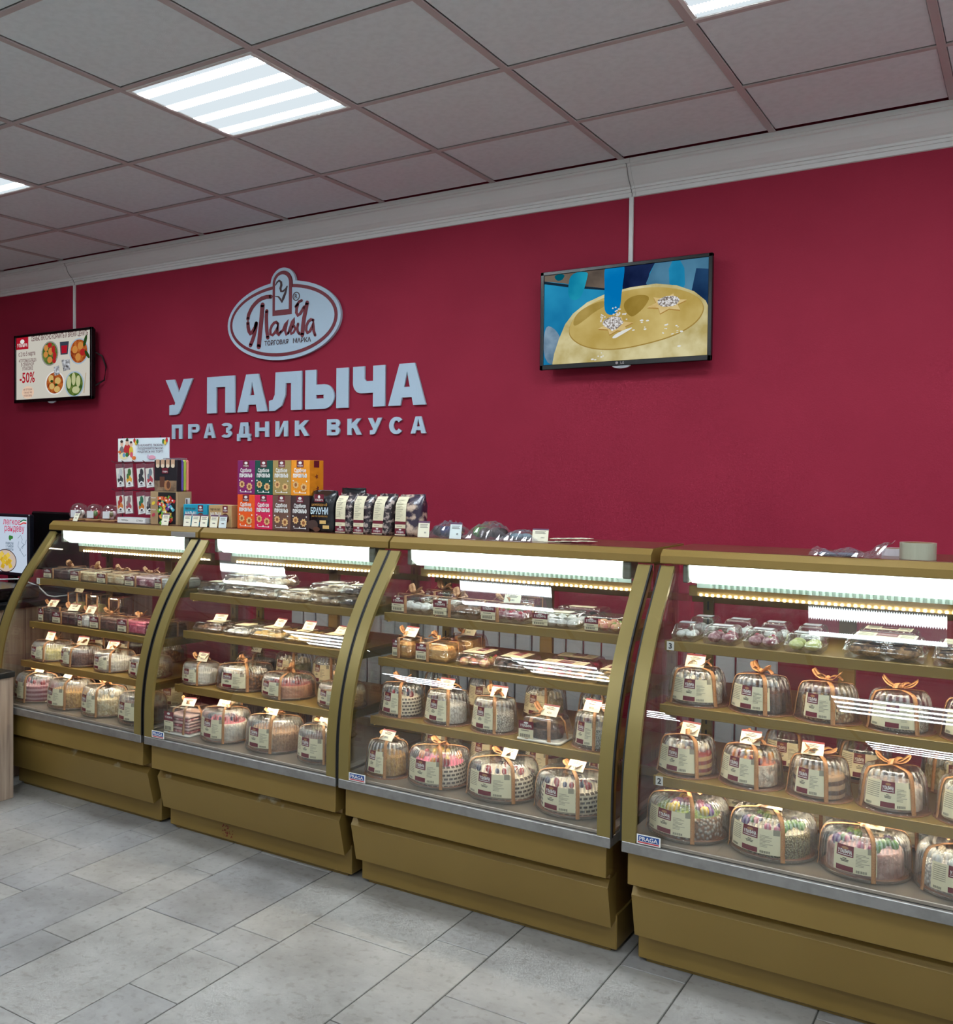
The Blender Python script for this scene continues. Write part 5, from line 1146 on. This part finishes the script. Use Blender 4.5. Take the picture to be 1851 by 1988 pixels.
# hanging card rack with banner
t = thing('card_rack', 'dark red wire rack with hooks holding cards of cake toppers', 'display rack', (-1.47, -.26, TZ))
WIRE = M('wire_maroon', S(96, 24, 44), .4)
b = MB()
for x in (-1.62, -1.36): b.tube([(x, -.24, TZ + .002), (x, -.24, TZ + .42)], .003, 6)
b.tube([(-1.64, -.24, TZ + .002), (-1.34, -.24, TZ + .002)], .003, 6)
for x in (-1.61, -1.37): b.tube([(x, -.30, TZ + .0025), (x, -.16, TZ + .0025)], .003, 6)
b.build('frame', WIRE, t)
for z in (TZ + .29, TZ + .155):
    b = MB(); b.tube([(-1.65, -.242, z), (-1.34, -.242, z)], .0028, 6); b.build('crossbar', WIRE, t)
HX = [-1.614, -1.542, -1.470, -1.398]
for z in (TZ + .29, TZ + .155):
    for x in HX:
        b = MB(); b.tube([(x, -.243, z), (x, -.30, z + .001), (x - .004, -.315, z + .009)], .002, 6); b.build('hook', WIRE, t)
b = MB(); b.rbox(-1.535, -1.34, -.355, -.30, TZ, TZ + .028, .003, 0); b.box(-1.53, -1.345, -.3558, -.3552, TZ + .003, TZ + .025, 1); b.ptext('топперы', .011, front(-1.48, -.3562, TZ + .012), 2, .01); b.ptext('СТИКИ', .012, front(-1.38, -.3562, TZ + .011), 2, .01); b.build('price_strip', [M('strip_grey', S(176, 176, 178), .4), PWHITE, PRINT], t)
t = thing('banner_sign', 'white banner card with a family and balloons above the topper rack', 'sign', (-1.456, -.24, TZ + .295))
xa, xb, za, zb = -1.630, -1.282, 1.572, 1.686
b = MB(); b.rbox(xa, xb, -.262, -.256, za, zb, .001); b.build('board', M('banner_white', S(220, 230, 236), .5), t)
def ink(n, c): return M('ink_' + n, c, .6)
pc = Pic(-.2622)
bx = lambda a: xa + a * (xb - xa); bz = lambda a: za + a * (zb - za)
Q = lambda q: [(bx(a), bz(c)) for a, c in q]
pc.shape(Q(bar(.01, .03, .36, .97)), ink('pale', S(238, 236, 230)))
for (a, c, r1, r2, n, cl) in ((.08, .42, .05, .25, 'grey', S(120, 110, 112)), (.19, .50, .07, .28, 'red', S(190, 40, 44)), (.27, .45, .04, .22, 'yellow', S(226, 190, 60)), (.08, .78, .03, .12, 'skin', S(226, 186, 160)), (.19, .82, .035, .13, 'skin', S(226, 186, 160)), (.27, .74, .03, .11, 'skin', S(226, 186, 160)), (.19, .96, .02, .06, 'green', S(40, 110, 50)), (.08, .87, .03, .06, 'hair', S(60, 44, 40)), (.19, .92, .03, .05, 'hair', S(60, 44, 40)), (.27, .83, .025, .05, 'hair', S(90, 60, 40)), (.12, .25, .08, .15, 'cream', S(240, 226, 170)), (.13, .28, .03, .09, 'blue', S(110, 160, 200)), (.19, .30, .03, .1, 'green', S(60, 130, 60)), (.04, .42, .03, .06, 'orange', S(230, 120, 50)), (.33, .16, .04, .08, 'orange', S(230, 120, 50)), (.28, .3, .03, .12, 'pink', S(220, 90, 110)),
                              (.34, .90, .022, .10, 'red', S(190, 40, 44)), (.37, .80, .024, .10, 'yellow', S(226, 190, 60)), (.40, .86, .022, .10, 'green', S(60, 130, 60)), (.90, .84, .022, .10, 'green', S(60, 130, 60)), (.935, .80, .024, .11, 'yellow', S(226, 190, 60)), (.965, .90, .022, .10, 'red', S(190, 40, 44)), (.68, .18, .075, .09, 'blush', S(224, 160, 180)), (.61, .22, .02, .08, 'lilac', S(210, 190, 210))):
    pc.shape(Q(ell(a, c, r1, r2, 16)), ink(n, cl))
for k, s_ in enumerate(('ЗАКАЖИТЕ ЛЮБУЮ', 'ПОЗДРАВИТЕЛЬНУЮ', 'НАДПИСЬ НА ТОРТ!')): pc.text(s_, bx(.655), bz(.65 - .135 * k), .014, ink('plum', S(104, 84, 100)), .012, fit=.172)
pc.build('print', t)
TOPC = [('grey house', S(60, 60, 62), S(200, 200, 200)), ('yellow flower', S(230, 170, 60), S(70, 110, 60)), ('black cat', S(50, 52, 56), S(60, 62, 66)), ('red lettered', S(190, 70, 80), S(120, 130, 140)), ('orange bunny', S(220, 130, 60), S(170, 50, 50)), ('red birds', S(180, 80, 90), S(150, 120, 120)), ('orange fox', S(206, 120, 40), S(50, 110, 80)), ('black number', S(60, 56, 60), S(120, 110, 110))]
for i, z in enumerate((TZ + .29, TZ + .155)):
    for j, x in enumerate(HX):
        nm_, c1, c2 = TOPC[i * 4 + j]; tilt = rnd.uniform(-.06, .10) + (.10 if i else .03)
        t = thing('topper_pack', 'hanging pack with %s cake topper on the %s hooks' % (nm_, 'upper' if i == 0 else 'lower'), 'topper pack', (x + .004, -.268 - .012 * (j % 2), z - .004), 0, 'topper packs on the wire rack')
        b = MB(); wd, hh = .026, .118 if i == 0 else .112
        b.rbox(-wd - .005, wd + .005, -.0015, .0015, -hh, -.001, .0008); o = b.build('film_bag', FILM, t, False); o.rotation_euler = (0, -tilt, 0)
        pc = Pic(-.0022); pc.shape(bar(-wd, -hh + .004, wd, -.022), ink('paper', S(226, 222, 212)))
        pc.shape([(-.02, -hh * .65), (0, -hh * .42), (.02, -hh * .65), (.015, -hh * .8), (-.015, -hh * .8)], ink(nm_.replace(' ', '_') + 'a', c1)); pc.shape(ell(.006, -hh * .36, .012, .018, 12), ink(nm_.replace(' ', '_') + 'b', c2)); pc.shape(ell(-.008, -hh * .52, .008, .014, 10), ink(nm_.replace(' ', '_') + 'b', c2))
        pc.shape([(-wd * .95, -hh + .005), (wd * .95, -hh + .005), (wd * .6, -hh + .026), (0, -hh + .034), (-wd * .6, -hh + .026)], ink('paperw', S(240, 240, 238)))
        pc.shape(ell(0, -hh + .022, .008, .005, 12), ink('dark', S(60, 50, 54))); pc.text('У ПАЛЫЧА', 0, -hh + .010, .008, ink('dark', S(60, 50, 54)), .03, fit=.026)
        o = pc.b.build('insert_card', pc.m, t, False); o.rotation_euler = (0, -tilt, 0)
# boxes
def carton(name, label, x0, x1, y0, d, z0, h, col, cat='box', group=None, rz=0.0):
    t = thing(name, label, cat, ((x0 + x1) / 2, y0 + d / 2, z0), rz, group)
    b = MB(); w_ = x1 - x0; b.rbox(-w_ / 2, w_ / 2, -d / 2, d / 2, .0004, h, .0015); b.build('carton', col, t, False)
    return t, w_, -d / 2 - .0004
t, w_, yy = carton('sweets_carton', 'kraft carton of bright wrapped sweets with a black window panel', -1.330, -1.155, -.335, .095, TZ, .155, M('kraft', S(176, 146, 108), .7))
pc = Pic(yy); pc.shape(bar(-.036, .004, .078, .151), ink('black', S(24, 22, 24)))
r2 = random.Random(5)
for k in range(34):
    cx, cz, a = r2.uniform(-.020, .062), r2.uniform(.015, .125), r2.uniform(-1, 1)
    c = r2.choice([('violet', S(110, 60, 140)), ('lime', S(110, 180, 60)), ('sweetred', S(200, 40, 44)), ('sweetorange', S(236, 120, 70)), ('sweetblue', S(50, 120, 200)), ('sweetyellow', S(230, 190, 70)), ('cyan', S(80, 180, 200))])
    L_ = [(cx + p * math.cos(a) - q * math.sin(a), cz + p * math.sin(a) + q * math.cos(a)) for p, q in ((-.016, -.008), (.016, -.008), (.018, .008), (-.018, .008))]
    pc.shape(L_, ink(c[0], c[1])); pc.shape(ell(cx, cz, .006, .004, 8, a), ink('paperw', S(240, 240, 238)))
for zz, n, cl in ((.10, 'banana', S(230, 200, 60)), (.045, 'raspberry', S(190, 60, 80))): pc.shape(ell(-.058, zz, .012, .008, 12, .5), ink(n, cl)); pc.text('пюре', -.058, zz + .022, .010, ink('paperw', S(240, 240, 238)), fit=.03)
o = pc.b.build('print', pc.m, t, False)
q = MB(); xx = w_ / 2 + .0003; q.box(xx, xx + .0004, .005, .035, .085, .125, 0); q.box(xx + .0004, xx + .0007, .010, .018, .09, .12, 1); q.build('side_label', [PWHITE, PRINT], t, False)
t, w_, yy = carton('candy_carton', 'black carton with truffle picture on top of the sweets carton', -1.304, -1.158, -.335, .030, TZ + .1555, .146, M('carton_black', S(30, 28, 34), .5))
pc = Pic(yy); pc.shape(bar(-.07, .001, .07, .05), noise_ := M('ink_wood', S(150, 122, 96), .6, noise=(30, S(110, 86, 66), .4, .6)))
for x in (-.05, -.018, .015, .048): pc.shape(bar(x - .012, .12, x + .012, .148), ink('nut', S(200, 160, 130))); pc.shape(ell(x, .118, .012, .009, 12), ink('cream2', S(226, 206, 180)))
pc.shape(bar(-.022, .083, .018, .108), MAROON); pc.text('У ПАЛЫЧА', -.002, .088, .010, PWHITE, .03, fit=.032)
pc.shape(bar(-.036, .02, -.004, .068), ink('cocoa', S(96, 56, 40))); pc.shape(ell(.015, .028, .022, .024, 20), ink('truffle', S(176, 120, 76))); pc.shape(ell(.02, .03, .012, .018, 16), ink('cocoa', S(96, 56, 40)))
o = pc.b.build('print', pc.m, t, False)
for k, (c, n) in enumerate(((S(96, 70, 160), 'violet'), (S(170, 190, 60), 'lime green'), (S(230, 130, 120), 'salmon'))):
    t = thing('sweet_packet', '%s flat sweet packet standing behind the black carton' % n, 'packet', (-1.230, -.292 + k * .0175, TZ + .1555)); b = MB()
    b.rbox(-.070, .070, -.0078, .0078, .0004, .146, .006); b.build('pouch', M('packet_' + n.replace(' ', '_'), c, .35), t, False)
    b = MB(); b.rbox(-.06, .06, -.002, .002, .146, .156, .001); b.build('film_top', FILM, t, False)
def small_carton(label, x0, x1, col, cname):
    t, w_, yy = carton('cake_carton', label, x0, x1, -.325, .11, TZ, .098, M('carton_' + cname, col, .6))
    pc = Pic(yy); pc.shape(bar(w_ * .12, .066, w_ * .34, .096), MAROON); pc.text('У ПАЛЫЧА', w_ * .23, .071, .010, PWHITE, .03, fit=w_ * .19); pc.shape(ell(w_ * .23, .086, .008, .005, 12), PWHITE)
    pc.text('торт по гост', -w_ * .2, .075, .014, ink('browntext', S(70, 50, 40)), .02, fit=w_ * .44); pc.text('МАЛЫШ', -w_ * .18, .048, .024, PWHITE, .03, fit=w_ * .46); pc.shape(ell(w_ * .24, .04, .022, .022, 18), ink('cocoa', S(70, 44, 34)))
    pc.b.build('print', pc.m, t, False)
small_carton('turquoise cake carton standing behind price tags on the second case'.replace('second', 'first'), -1.127, -.981, S(20, 150, 180), 'turquoise')
small_carton('kraft brown cake carton behind price tags beside the cookie boxes', -.971, -.835, S(190, 156, 106), 'kraft2')
for k, (x, bl) in enumerate(((-1.071, 0), (-1.020, 0), (-.969, 0), (-.910, 0), (-.857, 1))):
    price_tag(x, -.362, .040, .056, -.22, 'leaning price tag before the small cake cartons, %s from the sweets carton' % ORD[k], bool(bl), rz=.12)
price_tag(-1.209, -.362, .040, .056, -.25, 'price tag leaning on the kraft carton of wrapped sweets', rz=.1)
COOK = [('purple', S(132, 30, 100), 0, 1), ('dark green', S(10, 76, 66), 1, 1), ('olive', S(166, 140, 84), 2, 1), ('amber', S(240, 150, 30), 3, 1), ('orange', S(240, 92, 26), 0, 0), ('crimson pink', S(214, 30, 84), 1, 0), ('cocoa brown', S(110, 78, 66), 2, 0), ('dark brown', S(66, 46, 46), 3, 0)]
for n, c, i, up in COOK:
    x0 = -.790 + i * .0985
    t, w_, yy = carton('cookie_box', '%s cookie box, %s layer of the cookie stack' % (n, 'upper' if up else 'lower'), x0, x0 + .0975, -.338, .10, TZ + up * .1485, .148, M('cookie_' + n.replace(' ', '_'), c, .5), 'cookie box', 'cookie boxes on the second case')
    pc = Pic(yy); pc.shape(bar(-.018, .118, .018, .147), MAROON); pc.shape(ell(0, .137, .009, .006, 14), PWHITE); pc.text('У ПАЛЫЧА', 0, .1215, .009, PWHITE, .03, fit=.029)
    pc.text('Сдобное', 0, .098, .022, PWHITE, .035, fit=.062); pc.text('печенье', 0, .076, .027, PWHITE, .05, fit=.074)
    bis = ink('biscuit', S(226, 180, 120)); bis2 = ink('biscuit_dark', S(150, 90, 50))
    for (a, q, r) in ((-.022, .045, .017), (.02, .035, .018)):
        pc.shape([(a + (r if z_ % 2 else r * .75) * math.cos(z_ * PI / 8), q + (r if z_ % 2 else r * .75) * math.sin(z_ * PI / 8)) for z_ in range(16)], bis); pc.shape(ell(a, q, r * .4, r * .45, 12), bis2)
    for (a, q) in ((-.035, .062), (.035, .06), (.0, .015), (.03, .012), (-.03, .018)): pc.shape(ell(a, q, .0035, .0035, 8), PWHITE)
    pc.shape([(-.03, .010), (.03, .010), (.03, .0125), (-.03, .0125)], PWHITE)
    pc.b.build('print', pc.m, t, False)
    if i == 3:
        q = MB(); xx = w_ / 2 + .0003
        q.box(xx, xx + .0004, -.02, .018, .118, .147, 0)
        for yq, zq in ((0, .08), (.008, .03)): q.add([(xx + .0005, yq + (.013 if z_ % 2 else .006) * math.cos(z_ * PI / 5), zq + (.013 if z_ % 2 else .006) * math.sin(z_ * PI / 5)) for z_ in range(10)], [tuple(range(10))], 1)
        q.build('side_print', [MAROON, ink('rust', S(140, 60, 30))], t, False)
# bags
def pouch(name, label, x, y, w_, d, h, mat, rz=0.0, lean=0.0, cat='bag', group=None, seed=1, top=.16):
    t = thing(name, label, cat, (x, y, TZ), rz, group); r2 = random.Random(seed); b = MB(); n = 26; lv = 12; vs = []
    for j in range(lv + 1):
        f = j / lv; th = d / 2 * (1 - max(0, (f - (1 - top * 2.2)) / (top * 2.2)) ** 1.4) * (1.0 if f > .05 else .92); th = max(th, .0018)
        for i in range(n):
            a = 2 * PI * i / n; cx = math.copysign(abs(math.cos(a)) ** .55, math.cos(a)); sy = math.copysign(abs(math.sin(a)) ** .7, math.sin(a))
            px = cx * w_ / 2 * (1 + r2.uniform(-.025, .025) * (f > .04)); py = sy * th * (1 + r2.uniform(-.10, .10) * (f > .04)); pz = h * f + (r2.uniform(-.006, .006) if f > .8 else 0)
            vs.append((px + lean * f * h, py, max(pz, .0004)))
    fs = [(j * n + i, j * n + (i + 1) % n, (j + 1) * n + (i + 1) % n, (j + 1) * n + i) for j in range(lv) for i in range(n)]
    b.add(vs, fs, 0, True); b.f.append((tuple(range(n))[::-1], 0, False)); b.f.append((tuple(lv * n + i for i in range(n)), 0, False)); b.build('bag', mat, t, False)
    return t
BAGB = M('bag_black', S(22, 22, 26), .32, coat=.2)
t = pouch('brownie_bag', 'black brownie bag with blue and white lettering beside the cookie boxes', -.331, -.312, .125, .07, .168, BAGB, seed=3, top=.1)
pc = Pic(-.0372); pc.shape(bar(-.032, .124, .016, .156), MAROON); pc.shape(ell(-.008, .145, .006, .007, 12), PWHITE); pc.text('У ПАЛЫЧА', -.008, .129, .010, PWHITE, .03, fit=.04)
pc.text('шоколадный', -.006, .108, .016, ink('gold2', S(180, 130, 60)), .02, fit=.078); pc.text('БРАУНИ', -.006, .075, .036, ink('icewhite', S(210, 230, 240)), .03, fit=.088); pc.text('как по семейному', -.004, .062, .012, ink('gold2', S(180, 130, 60)), .01, fit=.08)
for (a, q) in ((.012, .042), (.028, .022)): pc.shape(bar(a - .016, q - .007, a + .016, q + .007), ink('gold3', S(220, 180, 110)))
pc.shape(ell(-.038, .03, .026, .02, 16), ink('cocoa2', S(70, 48, 42))); pc.shape(ell(-.02, .012, .018, .01, 16), ink('cocoa', S(96, 56, 40)))
pc.b.build('print', pc.m, t, False)
pouch('brownie_bag', 'plain black bag peeping out behind the lettered brownie bag', -.262, -.205, .12, .05, .178, BAGB, seed=8, top=.1)
BAGP = M('bag_patterned', S(50, 42, 48), .3, noise=(60, S(178, 160, 152), .50, .58), coat=.3)
BAGQ = M('bag_patterned_pale', S(52, 40, 60), .3, noise=(30, S(206, 180, 160), .48, .60), coat=.3)
for k, (x, wv, tilt) in enumerate(((-.234, .085, .02), (-.146, .085, .03), (-.057, .086, .10), (.064, .112, .03))):
    t = pouch('cookie_bag', 'patterned clear cookie bag with tall cream label, %s from the brownie bag' % ORD[k], x + .012, -.30, wv, .08, .158, BAGQ if k == 3 else BAGP, 0, tilt, 'cookie bag', 'cookie bags on the second case', 20 + k, .13)
    b = MB(); lw = .048; xs_ = -wv / 2 + .004; yy = -.0435
    def pl(a, z, d=0.0): return (xs_ + a + tilt * z, yy - d + (.028 * max(0, (z - .115) / .04) ** 1.5 if z > .115 else 0), z)
    def st_(z0_, z1_, m, d, a0=0, a1=lw):
        n = 6; b.add([pl(a, z0_ + (z1_ - z0_) * i / n, d) for i in range(n + 1) for a in (a0, a1)], [(2 * i, 2 * i + 1, 2 * i + 3, 2 * i + 2) for i in range(n)], m, True)
    st_(.002, .152, 0, 0); st_(.006, .029, 1, .0004); st_(.044, .056, 1, .0004)
    b.ptext('У ПАЛЫЧА', .011, lambda a, c: pl(lw / 2 + a, .010 + c, .0007), 2, .03, fit=.033); b.add([pl(lw / 2 + .006 * math.cos(q * PI / 5), .024 + .003 * math.sin(q * PI / 5), .0007) for q in range(10)], [tuple(range(10))], 2)
    for q in range(11): st_(.066 + .0072 * q, .0675 + .0072 * q, 3, .0004, .005, .022 + .012 * ((q * 7) % 3) / 2)
    st_(.035, .037, 3, .0004, .008, .032); b.build('label', [CREAM, MAROON, PWHITE, PRINTL], t, False)
# cellophane packets
def packet(label, x, y, w_, d, h, cin, seed):
    t = thing('wrapped_packet', label, 'packet', (x, y, TZ)); r2 = random.Random(seed); b = MB()
    n, m_ = 18, 10; vs = []; 
    for j in range(m_ + 1):
        for i in range(n + 1):
            u, v = i / n * 2 - 1, j / m_ * 2 - 1; e = max(0, 1 - abs(u) ** 2.4) * max(0, 1 - abs(v) ** 3)
            vs.append((u * w_ / 2 * 1.12, v * d / 2 * 1.1, .0006 + h * e * (1 + r2.uniform(-.18, .18)) + (.004 * r2.random() if abs(u) > .85 else 0)))
    fs = [(j * (n + 1) + i, j * (n + 1) + i + 1, (j + 1) * (n + 1) + i + 1, (j + 1) * (n + 1) + i) for j in range(m_) for i in range(n)]
    b.add(vs, fs, 0, False); b.build('film', FILM, t, False)
    b = MB()
    for k in range(7): 
        rr = min(w_, d) * .2; b.ball((r2.uniform(-w_ * .32, w_ * .32), r2.uniform(-d * .25, d * .25), h * .36), h * .34, k % len(cin), 1.0, 10, 6, sx=w_ * .16 / (h * .34), sy=d * .18 / (h * .34))
    b.build('contents', cin, t, False)
packet('cellophane packet with blue and dark contents beside the cookie bags', .222, -.255, .15, .12, .058, [M('pk_blue', S(40, 52, 110), .4), M('pk_dark', S(48, 36, 36), .5)], 1)
packet('cellophane packet with bright green and dark contents on the third case', .395, -.255, .17, .12, .060, [M('pk_green', S(80, 150, 40), .4), M('pk_dark', S(48, 36, 36), .5), M('pk_brown', S(70, 50, 40), .5)], 2)
packet('small cellophane packet with teal contents on the third case', .530, -.265, .14, .10, .036, [M('pk_teal', S(60, 120, 130), .35), M('pk_ice', S(130, 160, 170), .35)], 3)
price_tag(.163, -.362, .046, .062, -.2, 'price tag standing before the blue cellophane packet', price='80', rz=.15); price_tag(.300, -.362, .046, .062, -.28, 'price tag standing before the green cellophane packet', True, price='60', rz=.15)
price_tag(.612, -.30, .058, .048, -.35, 'cream card leaning alone between the teal packet and loose tags', price='1410', rz=.2)
for k in range(9):
    x, y = .665 + (k % 5) * .030 + rnd.uniform(-.006, .006), -.29 + (k // 5) * .03 + rnd.uniform(-.01, .01)
    t = thing('price_tag', 'loose price tag in the flat pile on the third case', 'price tag', (x, y, TZ + .0018 * k), rnd.uniform(-.6, .9), 'loose price tags piled on the third case')
    b = MB(); b.rbox(-.029, .029, -.022, .022, .0003, .0016, .0003, 0); b.box(-.029, .029, .016, .022, .0014, .0018, 1)
    for q in range(3): b.box(-.018, .016, -.004 - .005 * q, -.0025 - .005 * q, .0015, .0018, 2)
    b.build('card', [CARD, M('tag_head', S(96, 60, 90), .5), PRINT], t, False)
# plastic bag and tape rolls
t = thing('plastic_bag', 'crumpled clear plastic bag lying before the tape roll', 'plastic bag', (1.62, -.335, TZ)); r2 = random.Random(11)
b = MB(); n, m_ = 26, 10; vs = []
for j in range(m_ + 1):
    for i in range(n + 1):
        u, v = i / n, j / m_; z = .004 + .020 * abs(math.sin(u * 7 + v * 3)) * (1 - abs(2 * v - 1) ** 2) + r2.uniform(0, .005) + .045 * max(0, u - .72) / .28 * v
        vs.append((-.105 + .20 * u + .02 * v, -.055 + .10 * v, z if 0 < j else .001 + r2.uniform(0, .003)))
b.add(vs, [(j * (n + 1) + i, j * (n + 1) + i + 1, (j + 1) * (n + 1) + i + 1, (j + 1) * (n + 1) + i) for j in range(m_) for i in range(n)], 0, False); b.build('film', FILM, t, False)
b = MB(); b.rbox(-.085, .02, -.02, .035, .0006, .010, .004); b.build('contents', M('bag_grey', S(90, 92, 110), .5), t, False)
def tape(x, y, r, h, label, mat):
    t = thing('tape_roll', label, 'tape roll', (x, y, TZ)); b = MB()
    b.lathe([(r * .82, 0), (r, 0), (r, h), (r * .82, h), (r * .82, 0)], 48, 0, smooth=False); b.build('tape', mat, t, False)
    b = MB(); b.lathe([(r * .76, .0005), (r * .815, .0005), (r * .815, h - .0005), (r * .76, h - .0005), (r * .76, .0005)], 48, 0, smooth=False); b.build('core', M('tape_core', S(150, 112, 76), .7), t, False)
tape(1.795, -.315, .047, .048, 'wide grey-beige packing tape roll standing on the fourth case', M('tape_beige', S(168, 168, 148), .28, coat=.3))
tape(1.727, -.20, .038, .022, 'small striped tape roll half hidden behind the wide roll', M('tape_stripe', S(206, 200, 204), .3))

# ------------------------------------------------------------------ checkout side
t = thing('counter_unit', 'low pale oak unit with black top before the first case', 'counter', (-2.2, -1.1, 0))
b = MB(); b.rbox(-2.75, -1.79, -1.55, -.757, .0, .566, .002); b.build('oak_body', OAK, t)
b = MB(); b.rbox(-2.77, -1.782, -1.57, -.752, .567, .594, .003); b.build('black_top', M('black_laminate', S(22, 26, 28), .3), t)
t = thing('counter_unit', 'pale oak checkout counter with black top seen through the first case', 'counter', (-2.4, -.1, 0))
b = MB(); b.rbox(-2.78, -2.062, -.70, .40, .0, .840, .002); b.build('oak_body', OAK, t)
for yy in (-.48, -.26, -.04, .18): 
    q = MB(); q.box(-2.0622, -2.0617, yy - .0015, yy + .0015, .02, .83); q.build('panel_joint', M('joint_dark', S(96, 78, 66), .7), t)
b = MB(); b.rbox(-2.80, -2.045, -.72, .42, .841, .868, .003); b.build('black_top', M('black_laminate', S(22, 26, 28), .3), t)
t = thing('menu_screen', 'tilted customer screen showing a plate of yellow ravioli', 'screen', (-2.52, -.20, .868), 0)
xa, xb, za, zb, yy = -2.74, -2.330, .955, 1.292, -.25
b = MB(); b.rbox(xa, xb, yy, yy + .035, za, zb, .006); o1 = b.build('bezel', M('bezel_navy', S(18, 22, 32), .3), t)
pc = Pic(yy - .0004); X = lambda a: xa + .014 + a * (xb - xa - .030); Z = lambda a: za + .020 + a * (zb - za - .036)
P = lambda q: [(X(a), Z(c)) for a, c in q]
skin = scr('menu_pale', S(206, 220, 238))
pc.shape(P(bar(0, 0, 1, 1)), skin)
pk = scr('menu_pink', S(214, 70, 110)); dk = scr('menu_dark', S(60, 90, 110)); pc.text('легкое', X(.66), Z(.86), .048, pk, .01, fit=.15); pc.text('рандеву', X(.72), Z(.74), .052, pk, .01, fit=.17)
pc.shape(P(ell(.62, .62, .03, .05, 12)), scr('menu_green', S(60, 130, 60))); pc.shape(P(ell(.66, .63, .03, .03, 12)), scr('menu_green', S(60, 130, 60)))
for k, s_ in enumerate(('РАВИОЛИ', 'С ТЫКВОЙ', 'И ШПИНАТОМ')): pc.text(s_, X(.61), Z(.50 - .055 * k), .017, dk, .02, fit=.065)
for pts in ([(.80, .62), (.86, .68), (.90, .60), (.88, .55), (.93, .52), (.90, .44)], [(.82, .56), (.80, .48), (.86, .40), (.94, .30), (.98, .34)], [(.84, .40), (.90, .48), (.96, .52), (.99, .60)]):
    pc.k += 1; pc.b.stroke([(X(a), Z(c)) for a, c in pts], .0022, pc.y - .00012 * pc.k, pc.y - .00012 * pc.k + .0001, pc.mi(dk))
pc.shape(P(ell(.52, .20, .25, .21, 30)), scr('plate_dark', S(70, 50, 52))); pc.shape(P(ell(.52, .20, .235, .195, 30)), scr('plate_pale', S(214, 196, 180)))
r2 = random.Random(3)
for k in range(16):
    a, c = .52 + r2.uniform(-.15, .15), .20 + r2.uniform(-.11, .12); q = r2.uniform(-.5, .5)
    pc.shape(P([(a + .055 * math.cos(q + z_ * PI / 2), c + .055 * math.sin(q + z_ * PI / 2)) for z_ in range(4)]), scr('rav%d' % (k % 3), (S(226, 190, 60), S(238, 206, 90), S(212, 170, 50))[k % 3]))
pc.shape(P(ell(.12, .60, .28, .18, 30)), scr('plate_dark', S(70, 50, 52)))
for k, c in enumerate((S(40, 130, 90), S(240, 240, 240), S(220, 70, 70))): pc.shape(P([(.86, .93 - .025 * k), (.93, .965 - .025 * k), (1, .96 - .025 * k), (1, .935 - .025 * k), (.93, .94 - .025 * k), (.86, .905 - .025 * k)]), scr('flag%d' % k, c))
pc.build('screen', t)
b = MB(); b.rbox(-2.60, -2.46, -.235, -.15, .868, .874, .002); b.rbox(-2.56, -2.50, -.215, -.19, .874, 1.1, .004); b.build('stand', BLACKP, t)
t = thing('till_monitor', 'black till monitor housing standing behind the ravioli screen', 'till', (-2.3, -.02, .868))
b = MB(); b.rbox(-2.52, -2.085, -.09, -.04, .98, 1.302, .008); b.rbox(-2.35, -2.25, -.06, .06, .868, .99, .006); b.build('housing', BLACKP, t)
b = MB(); b.rbox(-2.40, -2.17, -.13, .13, .868, .90, .006); b.build('base', BLACKP, t)
b = MB(); b.box(-2.19, -2.12, -.0912, -.0905, 1.24, 1.28); b.build('port_plate', M('port_grey', S(50, 52, 56), .5), t)
t = thing('printer_box', 'low black till printer on the checkout counter', 'till printer', (-2.30, -.5, .868))
b = MB(); b.rbox(-2.62, -2.12, -.64, -.34, .868, .935, .01); b.build('printer_body', BLACKP, t); b = MB(); b.rbox(-2.5, -2.24, -.642, -.638, .90, .925, .001); b.build('paper_slot', BLACK, t)
t = thing('white_cable', 'white cable looping beside the first case below the screens', 'cable', (-2.04, -.45, .868))
b = MB(); b.tube([(-2.5, -.335, .94), (-2.3, -.325, .955), (-2.15, -.33, .925), (-2.08, -.33, .885), (-2.06, -.30, .876), (-2.06, -.22, .876), (-2.07, -.15, .89), (-2.08, -.12, .94), (-2.085, -.10, .98)], .004, 8); b.build('wire', M('cable_white', S(206, 206, 206), .4), t)
